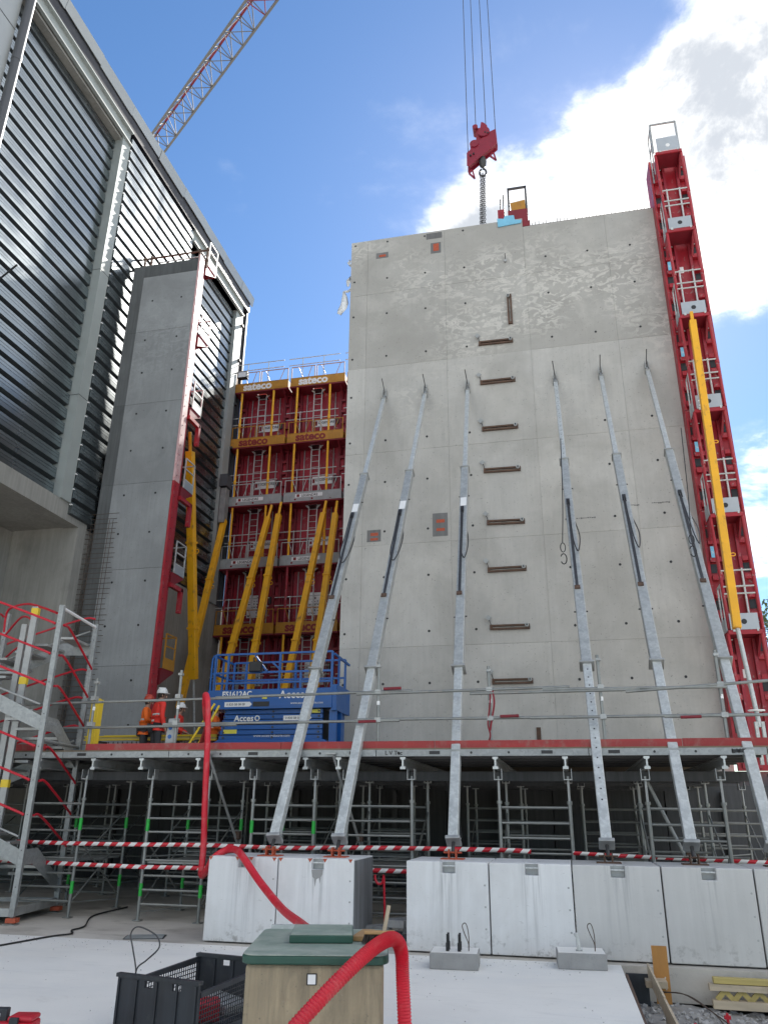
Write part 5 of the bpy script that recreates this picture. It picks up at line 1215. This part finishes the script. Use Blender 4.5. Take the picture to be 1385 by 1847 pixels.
# ================================================================== DECK ODDS AND ENDS
gs = 'yellow formwork beams on the deck'
for i, (xa, xb, yy, z) in enumerate(((-11.9, -9.0, 18.2, 3.19), (-10.6, -8.4, 18.4, 3.19), (-11.6, -8.5, 18.6, 3.24))):
    t = thing('timber_beam', ['yellow formwork beam lying nearest the deck edge below the workers', 'yellow formwork beam in the middle of the stack below the workers', 'yellow formwork beam at the back of the stack below the workers'][i], 'beam', ((xa+xb)/2, yy, z), 0, gs)
    MB().box(xa, xb, yy-.04, yy+.04, z, z+.025).build('bottom_flange', mt['beam_yellow'], t, world=True)
    MB().box(xa, xb, yy-.04, yy+.04, z+.085, z+.11).build('top_flange', mt['beam_yellow'], t, world=True)
    MB().box(xa+.01, xb-.01, yy-.014, yy+.014, z+.025, z+.085).build('web', mt['wood_yellow'], t, world=True)
tr = thing('steel_rack', 'dark rack of upright bars carrying the yellow beams', 'rack', (-10.2, 18.3, 2.5))
for k in range(26): MB().tube((-11.8+k*.13, 18.3, 2.5), (-11.8+k*.13, 18.3, 3.17), .012, 6).build('bar', mt['steel_dark'], tr, world=True)
for xx in (-11.6, -10.2, -8.8): MB().box(xx-.04, xx+.04, 18.1, 18.7, 3.15, 3.19).build('bearer', mt['steel_dark'], tr, world=True)
for xa, za, xb, zb_, lab in ((-6.95, 3.62, -7.52, 2.52, 'thin yellow pole leaning beside the blue lift, behind the other pole'), (-6.85, 3.58, -7.28, 2.52, 'thin yellow pole leaning next to the blue lift')):
    tag(MB().tube((xa, 15.0, za), (xb, 14.8, zb_), .022, 8).build('yellow_pole', mt['beam_yellow'], smooth=True), lab, 'pole')
mb_ = thing('meter_box', 'tilted grey box with blue dials hung on the guard rail post', 'box', (-6.4, 12.2, 2.6))
MB().prism([(-6.49, 2.60), (-6.33, 2.62), (-6.30, 3.02), (-6.46, 3.01)], 12.2, 12.30, 'Y').build('case', mt['grey_paint'], mb_, world=True, bevel=.01)
for zz in (2.72, 2.86): MB().tube((-6.41, 12.195, zz), (-6.41, 12.2, zz), .035, 14).build('dial', mt['lift_blue'], mb_, world=True)
# ================================================================== CRANE
jb = thing('crane_jib', 'lattice crane jib with red sections against the blue sky', 'crane', (-14.9, 30.0, 47.6))
S_ = 46/43.4
A = V((-38*S_, 46.4*S_, 47.6)); D = V((.80, -.60, 0)).normalized(); N_ = V((.60, .80, 0)); HW = .72
def jp(s, u, h): return A+D*s+N_*u+V((0, 0, h))
LEN = 62.0
for u, h_ in ((-HW, 0), (HW, 0), (0, 1.45)):
    MB().bar(jp(0, u, h_), jp(LEN, u, h_), .13, .13).build('chord', mt['crane_grey'] if h_ == 0 else mt['crane_red'], jb, world=True)
redsec = lambda s: s < 16 or 30 < s < 33.5 or (s > 50)
nb = int(LEN/1.35)
for i in range(nb):
    s = i*1.35; m_ = mt['crane_red'] if redsec(s) else mt['crane_grey']
    MB().tube(jp(s, -HW, 0), jp(s, HW, 0), .035, 5).build('strut', m_, jb, world=True)
    MB().tube(jp(s, -HW if i % 2 else HW, 0), jp(s+1.35, HW if i % 2 else -HW, 0), .03, 5).build('brace', m_, jb, world=True)
    for u in (-HW, HW):
        MB().tube(jp(s, u, 0), jp(s+.675, 0, 1.45), .035, 5).build('brace', m_, jb, world=True)
        MB().tube(jp(s+.675, 0, 1.45), jp(s+1.35, u, 0), .035, 5).build('brace', m_, jb, world=True)
for s0 in (31.6,):
    MB().bar(jp(s0, -HW-.1, .1), jp(s0+3.4, -HW-.1, .1), .35, .35).build('sheave_frame', mt['crane_red'], jb, world=True)
    MB().box(-.3, .3, -.3, .3, -.3, .3).xform(Matrix.Translation(jp(s0+.8, .1, .6))).build('winch', mt['steel_dark'], jb, world=True)
    MB().bar(jp(s0+1.2, 0, .9), jp(s0+2.6, 0, .9), .5, .6).build('panel', mt['white_print'], jb, world=True)
# hook block and chain sling
HY = 20.2; q_ = HY/19.0
def hp_(x, z): return (x*q_, (z-1.6)*q_+1.6)
hk = thing('hook_block', 'dark red crane hook block hanging over the wall crest', 'hook block', (-1.37, HY, 21.6))
poly = [hp_(*p) for p in [(-1.77, 21.11), (-1.78, 20.59), (-1.69, 20.56), (-.81, 21.31), (-.80, 21.47), (-.82, 21.91), (-1.05, 21.83), (-1.40, 21.50), (-1.61, 21.40), (-1.66, 21.22)]]
for yy in (HY-.16, HY+.13): MB().prism(poly, yy, yy+.03, 'Y').build('side_plate', mt['hook_red'], hk, world=True, bevel=.008)
inner = [hp_(*p) for p in [(-1.70, 21.05), (-1.70, 20.66), (-.86, 21.36), (-.88, 21.80), (-1.5, 21.4)]]
MB().prism(inner, HY-.13, HY+.13, 'Y').build('core', mt['hook_red'], hk, world=True)
MB().prism([hp_(*p) for p in [(-1.46, 21.2), (-1.05, 21.45), (-1.09, 22.19), (-1.19, 22.33), (-1.28, 22.38), (-1.32, 22.13), (-1.46, 22.14)]], HY-.10, HY+.10, 'Y').build('head', mt['hook_red'], hk, world=True, bevel=.02)
for x, z, r_ in ((-1.20, 21.85, .20), (-1.52, 21.42, .15), (-1.47, 22.12, .09)): X_, Z_ = hp_(x, z); MB().tube((X_, HY-.20, Z_), (X_, HY+.20, Z_), r_, 16).build('sheave', mt['hook_red'], hk, world=True, smooth=True)
for x, z in ((-1.16, 21.8), (-1.08, 21.75), (-1.55, 21.0), (-1.65, 20.95)): X_, Z_ = hp_(x, z); MB().tube((X_, HY-.215, Z_), (X_, HY-.16, Z_), .03, 8).build('bolt', mt['steel_black'], hk, world=True)
for tri in ([(-1.73, 20.40), (-1.56, 20.16), (-1.63, 20.56)], [(-1.05, 20.97), (-.87, 20.76), (-.95, 21.14)]):
    P3 = [V((hp_(*p)[0], HY, hp_(*p)[1])) for p in tri]
    m_ = MB()
    for i in range(3): m_.bar(P3[i], P3[(i+1) % 3], .05, .05)
    m_.build('shackle', mt['hook_red'], hk, world=True)
X_, Z_ = hp_(-1.29, 20.74)
MB().lathe([(.02, .26), (.10, .20), (.13, .05), (.11, -.12), (.05, -.2)], (X_, HY, Z_), 14).build('swivel', mt['steel_dark'], hk, world=True, smooth=True)
MB().path([(X_-.01+math.sin(a)*.11, HY, Z_-.42-math.cos(a)*.16) for a in [k*math.pi/8 for k in range(-7, 9)]], .035, 8).build('hook', mt['steel_dark'], hk, world=True, smooth=True)
cs = [(-1.74, 21.16, -.62), (-1.46, 22.15, -.24), (-1.14, 22.28, .24), (-.84, 21.94, .62)]
for x, z, u in cs:
    X_, Z_ = hp_(x, z); tgt = V((-1.37+u*.55, HY+u*.5, 47.6))
    MB().tube((X_, HY, Z_-.05), tgt, .013, 5).build('hoist_rope', mt['steel_dark'], hk, world=True)
def chain(parent, p, q):
    mb = MB(); p, q = V(p), V(q); n = int((q-p).length/.085)
    for k in range(n):
        c = p.lerp(q, (k+.5)/n); ax = V((1, 0, 0)) if k % 2 else V((0, 1, 0))
        mb.path([c+ax*math.cos(a)*.028+V((0, 0, math.sin(a)*.058)) for a in [j*math.pi/4 for j in range(8)]], .011, 4, True)
    mb.build('chain', mt['steel_dark'], parent, world=True, kind='stuff')
cn = thing('chain_sling', 'grey chain sling hanging from the hook down behind the wall', 'chain', (-1.4, HY, 20))
for (xa, za), (xb, zb_) in (((-1.37, 20.30), (-1.46, 17.9)), ((-1.33, 20.33), (-1.42, 17.9)), ((-1.29, 20.33), (-1.385, 17.9)), ((-1.25, 20.25), (-1.32, 17.9))):
    X0, Z0 = hp_(xa, za); X1, Z1 = hp_(xb, zb_); chain(cn, (X0, HY, Z0), (X1, HY, Z1))
# ================================================================== TREES BEYOND
def tree(loc, h, r, seed, label):
    rr = random.Random(seed); t = thing('tree', label, 'tree', loc, 0, 'trees beyond the site')
    m = MB().tube((0, 0, 0), (.1, 0, h*.55), .28, 8, .14)
    tips = []
    for k in range(9):
        a = k*.7*math.pi; z0 = h*rr.uniform(.3, .55); p = V((math.cos(a)*r*rr.uniform(.4, .8), math.sin(a)*r*rr.uniform(.4, .8), h*rr.uniform(.55, .92)))
        m.tube((0, 0, z0), p, .10, 6, .03); tips.append(p)
    m.build('trunk', mt['bark'], t)
    lv = MB(); cl = [(p, r*rr.uniform(.25, .5)) for p in tips]+[(V((rr.gauss(0, r*.45), rr.gauss(0, r*.45), h*rr.uniform(.5, .98))), r*rr.uniform(.18, .4)) for _ in range(26)]
    for c, cr_ in cl:
        for k in range(150):
            d = V((rr.gauss(0, 1), rr.gauss(0, 1), rr.gauss(0, 1))).normalized(); p = c+d*cr_*rr.random()**.4
            s = rr.uniform(.08, .2); e = Euler((rr.uniform(0, 6), rr.uniform(0, 6), rr.uniform(0, 6))).to_matrix()
            lv.add([p+e @ V(v)*s for v in ((-1, 0, 0), (0, -.5, 0), (1, 0, .1), (0, .5, 0))], [(0, 1, 2, 3)])
    lv.build('crown', mt['leaf'], t)
tree((14.2, 52, -.4), 15.6, 3.4, 4, 'leafy tree rising past the red formwork tower'); tree((19.5, 60, -.4), 13, 3.6, 9, 'lower leafy tree farther behind the formwork tower')
# ================================================================== PEOPLE
def skinmesh(name, joints, edges, mat, parent, root, sub=2):
    me = bpy.data.meshes.new(name); names = list(joints)
    me.from_pydata([joints[n][0] for n in names], [(names.index(a), names.index(c)) for a, c in edges], [])
    o = bpy.data.objects.new(name, me); COL.objects.link(o); o.parent = parent
    o.modifiers.new('skin', 'SKIN').use_smooth_shade = True
    for i, n in enumerate(names):
        sv = me.skin_vertices[0].data[i]; r_ = joints[n][1]; sv.radius = r_ if isinstance(r_, tuple) else (r_, r_); sv.use_root = n == root
    s = o.modifiers.new('sub', 'SUBSURF'); s.levels = sub; s.render_levels = sub
    me.materials.append(mat); return o
def person(loc, rz, h, jacket, helmet, label, arms, head_turn=0.0, lean=0.0, hair=True):
    """local frame: facing +y; arms: (elbow, wrist) for right then left, in body units of height 1.75"""
    t = thing('person', label, 'person', loc, rz, 'site workers'); k = h/1.75
    def J(x, y, z): return (x*k, (y+lean*max(0, z-.9))*k, z*k)
    (re, rw), (le, lw) = arms
    jt = dict(pelvis=(J(0, 0, .95), (.15*k, .10*k)), waist=(J(0, 0, 1.08), (.13*k, .09*k)), chest=(J(0, .0, 1.28), (.16*k, .105*k)), neck0=(J(0, 0, 1.43), (.085*k, .07*k)), neck1=(J(0, .01, 1.51), .052*k), head=(J(0, .025, 1.60), (.076*k, .09*k)), crown=(J(0, .015, 1.70), (.065*k, .075*k)),
        rs=(J(.19, 0, 1.40), .058*k), re=(J(*re), .043*k), rw=(J(*rw), .030*k), ls=(J(-.19, 0, 1.40), .058*k), le=(J(*le), .043*k), lw=(J(*lw), .030*k),
        rh=(J(.095, 0, .88), .085*k), rk=(J(.11, .015, .48), .058*k), ra=(J(.115, -.01, .09), .042*k), rt=(J(.13, .15, .03), .036*k), lh=(J(-.095, 0, .88), .085*k), lk=(J(-.11, .015, .48), .058*k), la=(J(-.115, -.01, .09), .042*k), lt=(J(-.13, .15, .03), .036*k))
    ed = [('pelvis', 'waist'), ('waist', 'chest'), ('chest', 'neck0'), ('neck0', 'neck1'), ('neck1', 'head'), ('head', 'crown'), ('neck0', 'rs'), ('rs', 're'), ('re', 'rw'), ('neck0', 'ls'), ('ls', 'le'), ('le', 'lw'), ('pelvis', 'rh'), ('rh', 'rk'), ('rk', 'ra'), ('ra', 'rt'), ('pelvis', 'lh'), ('lh', 'lk'), ('lk', 'la'), ('la', 'lt')]
    # hands: palm, four fingers, thumb
    for s, e, w in (('r', re, rw), ('l', le, lw)):
        E_, W_ = V(J(*e)), V(J(*w)); d = (W_-E_).normalized(); sd_ = d.cross(V((0, 0, 1)))
        sd_ = sd_.normalized() if sd_.length > .1 else V((1, 0, 0)); dn = sd_.cross(d)
        palm = W_+d*.06*k; jt[s+'p'] = (tuple(palm), (.036*k, .020*k)); ed.append((s+'w', s+'p'))
        for i, (o_, ln) in enumerate(((-.027, .06), (-.009, .075), (.009, .072), (.027, .055))):
            a = palm+d*.035*k+sd_*o_*k; b2 = a+d*ln*.5*k; c2 = b2+(d*.6-dn*.6)*ln*.5*k
            jt['%sf%da' % (s, i)] = (tuple(a), .0095*k); jt['%sf%db' % (s, i)] = (tuple(b2), .009*k); jt['%sf%dc' % (s, i)] = (tuple(c2), .008*k)
            ed += [(s+'p', '%sf%da' % (s, i)), ('%sf%da' % (s, i), '%sf%db' % (s, i)), ('%sf%db' % (s, i), '%sf%dc' % (s, i))]
        a = W_+d*.03*k+sd_*.035*k*(-1 if s == 'r' else 1); b2 = a+(d*.8+sd_*.5*(-1 if s == 'r' else 1))*.04*k
        jt[s+'ta'] = (tuple(a), .011*k); jt[s+'tb'] = (tuple(b2), .009*k); ed += [(s+'w', s+'ta'), (s+'ta', s+'tb')]
    skinmesh('body', jt, ed, mt['skin'], t, 'pelvis')
    g = lambda n, f=1.18, ad=.008: (jt[n][0], tuple(x*f+ad for x in jt[n][1]) if isinstance(jt[n][1], tuple) else jt[n][1]*f+ad)
    cuff = lambda a, c, s: tuple(V(jt[a][0]).lerp(V(jt[c][0]), s))
    cl = {n: g(n) for n in ('pelvis', 'waist', 'chest', 'neck0', 'rs', 're', 'ls', 'le')}
    cl['hem'] = (J(0, 0, .86), (.185*k, .135*k)); cl['rc'] = (cuff('re', 'rw', .92), .046*k); cl['lc'] = (cuff('le', 'lw', .92), .046*k)
    cl['collar'] = (J(0, .005, 1.475), .075*k)
    jk = skinmesh('jacket', cl, [('hem', 'pelvis'), ('pelvis', 'waist'), ('waist', 'chest'), ('chest', 'neck0'), ('neck0', 'collar'), ('neck0', 'rs'), ('rs', 're'), ('re', 'rc'), ('neck0', 'ls'), ('ls', 'le'), ('le', 'lc')], jacket, t, 'pelvis')
    tl = {n: g(n, 1.15, .006) for n in ('rh', 'rk', 'lh', 'lk')}
    tl['pelvis'] = (J(0, 0, .93), (.165*k, .118*k)); tl['rc'] = (cuff('rk', 'ra', .93), .062*k); tl['lc'] = (cuff('lk', 'la', .93), .062*k)
    skinmesh('trousers', tl, [('pelvis', 'rh'), ('rh', 'rk'), ('rk', 'rc'), ('pelvis', 'lh'), ('lh', 'lk'), ('lk', 'lc')], mt['trousers'], t, 'pelvis')
    for s, sx in (('r', 1), ('l', -1)):
        c = V(jt[s+'a'][0]); MB().box(c.x-.055*k, c.x+.055*k, c.y-.08*k, c.y+.20*k, .0, .035).prism([(c.y-.07*k, .035), (c.y+.19*k, .035), (c.y+.17*k, .075), (c.y+.06*k, .11), (c.y+.05*k, .17), (c.y-.07*k, .17)], c.x-.05*k, c.x+.05*k, 'X').build('boot', mt['boots'], t, bevel=.012)
    # reflective bands
    def band(z, rx, ry, w=.022):
        c = V(J(0, 0, z)); n = 20; vs = []
        for zz in (-w, w): vs += [(c.x+math.cos(2*math.pi*i/n)*rx*k, c.y+math.sin(2*math.pi*i/n)*ry*k, c.z+zz*k) for i in range(n)]
        o = MB().add(vs, [(i, (i+1) % n, n+(i+1) % n, n+i) for i in range(n)]).build('reflective_band', mt['reflective'], t, smooth=True)
        o.modifiers.new('t', 'SOLIDIFY').thickness = .004
    band(1.02, .176, .128); band(1.16, .178, .124)
    # face and helmet
    hc = V(J(0, .025, 1.60)); hd = bpy.data.objects.new('helmet', None)
    hm = MB().lathe([(.118, 0), (.117, .03), (.108, .07), (.085, .105), (.045, .128), (.006, .133)], (0, 0, 0), 20)
    hm.xform(Matrix.Translation(hc+V((0, -.005, .052*k))) @ Matrix.Rotation(head_turn, 4, 'Z') @ Matrix.Diagonal((.92*k, 1.08*k, k, 1)))
    ho = hm.build('helmet', helmet, t, smooth=True)
    bm2 = MB(); n = 18; pts = []
    for i in range(n): a = 2*math.pi*i/n; rr_ = .128+(.045 if math.sin(a) > .3 else .004)*max(0, math.sin(a)); pts.append((math.cos(a)*.115, math.sin(a)*(rr_)*1.02))
    bm2.prism(pts, -.004, .006, 'Z'); bm2.xform(Matrix.Translation(hc+V((0, 0, .052*k))) @ Matrix.Rotation(head_turn, 4, 'Z') @ Matrix.Diagonal((k, k, k, 1))); bm2.build('brim', helmet, ho)
    MB().box(-.012, .012, -.10, .06, .12, .14).xform(Matrix.Translation(hc+V((0, 0, .052*k))) @ Matrix.Rotation(head_turn, 4, 'Z')).build('ridge', helmet, ho)
    TM = Matrix.Translation(hc) @ Matrix.Rotation(head_turn, 4, 'Z') @ Matrix.Diagonal((k, k, k, 1))
    MB().prism([(-.014, -.045), (.014, -.045), (.008, .012), (-.008, .012)], .085, .112, 'Y').xform(TM).build('nose', mt['skin'], t, smooth=True)
    for sx in (-1, 1):
        MB().lathe([(.002, -.012), (.011, 0), (.002, .012)], (sx*.032, .088, .012), 8).xform(TM).build('eye', mt['boots'], t, smooth=True)
        MB().lathe([(.004, -.03), (.016, 0), (.004, .03)], (sx*.082, .0, -.01), 8).xform(TM).build('ear', mt['skin'], t, smooth=True)
    MB().box(-.024, .024, .086, .094, -.064, -.056).xform(TM).build('mouth', mt['red_print'], t)
    if hair: MB().lathe([(.085, .055), (.088, .01), (.078, -.04), (.05, -.075)], (0, -.022, 0), 14).xform(TM @ Matrix.Diagonal((.92, .92, 1, 1))).build('hair', mt['hair'], t, smooth=True)
    return t
FOLD = (((.27, .06, 1.14), (.02, .22, 1.10)), ((-.27, .06, 1.14), (-.02, .24, 1.14)))
LOW = (((.26, .02, 1.10), (.16, .24, 1.0)), ((-.26, .02, 1.10), (-.14, .26, .98)))
DOWN = (((.25, -.02, 1.12), (.27, .08, .86)), ((-.25, -.02, 1.12), (-.24, .12, .88)))
person((-10.02, 17.75, 2.5), R(-70), 1.70, mt['hivis_orange'], mt['helmet_red'], 'worker in orange jacket and red helmet with arms folded', FOLD, 0, .02)
person((-9.45, 17.30, 2.5), R(-38), 1.80, mt['hivis_red'], mt['helmet_white'], 'worker in bright red jacket and white helmet seen from behind', DOWN, R(-20), .04)
person((-9.80, 19.0, 2.5), R(-80), 1.66, mt['hivis_red'], mt['helmet_white'], 'worker in white helmet facing sideways behind the rail post', LOW, 0, .06)
person((-8.85, 19.2, 2.5), R(-75), 1.62, mt['hivis_orange'], mt['steel_dark'], 'worker in orange jacket and dark helmet next to the blue lift', FOLD, 0, .03)
# a final pass: nothing is hidden from any ray; render settings belong to the caller
bpy.context.view_layer.update()
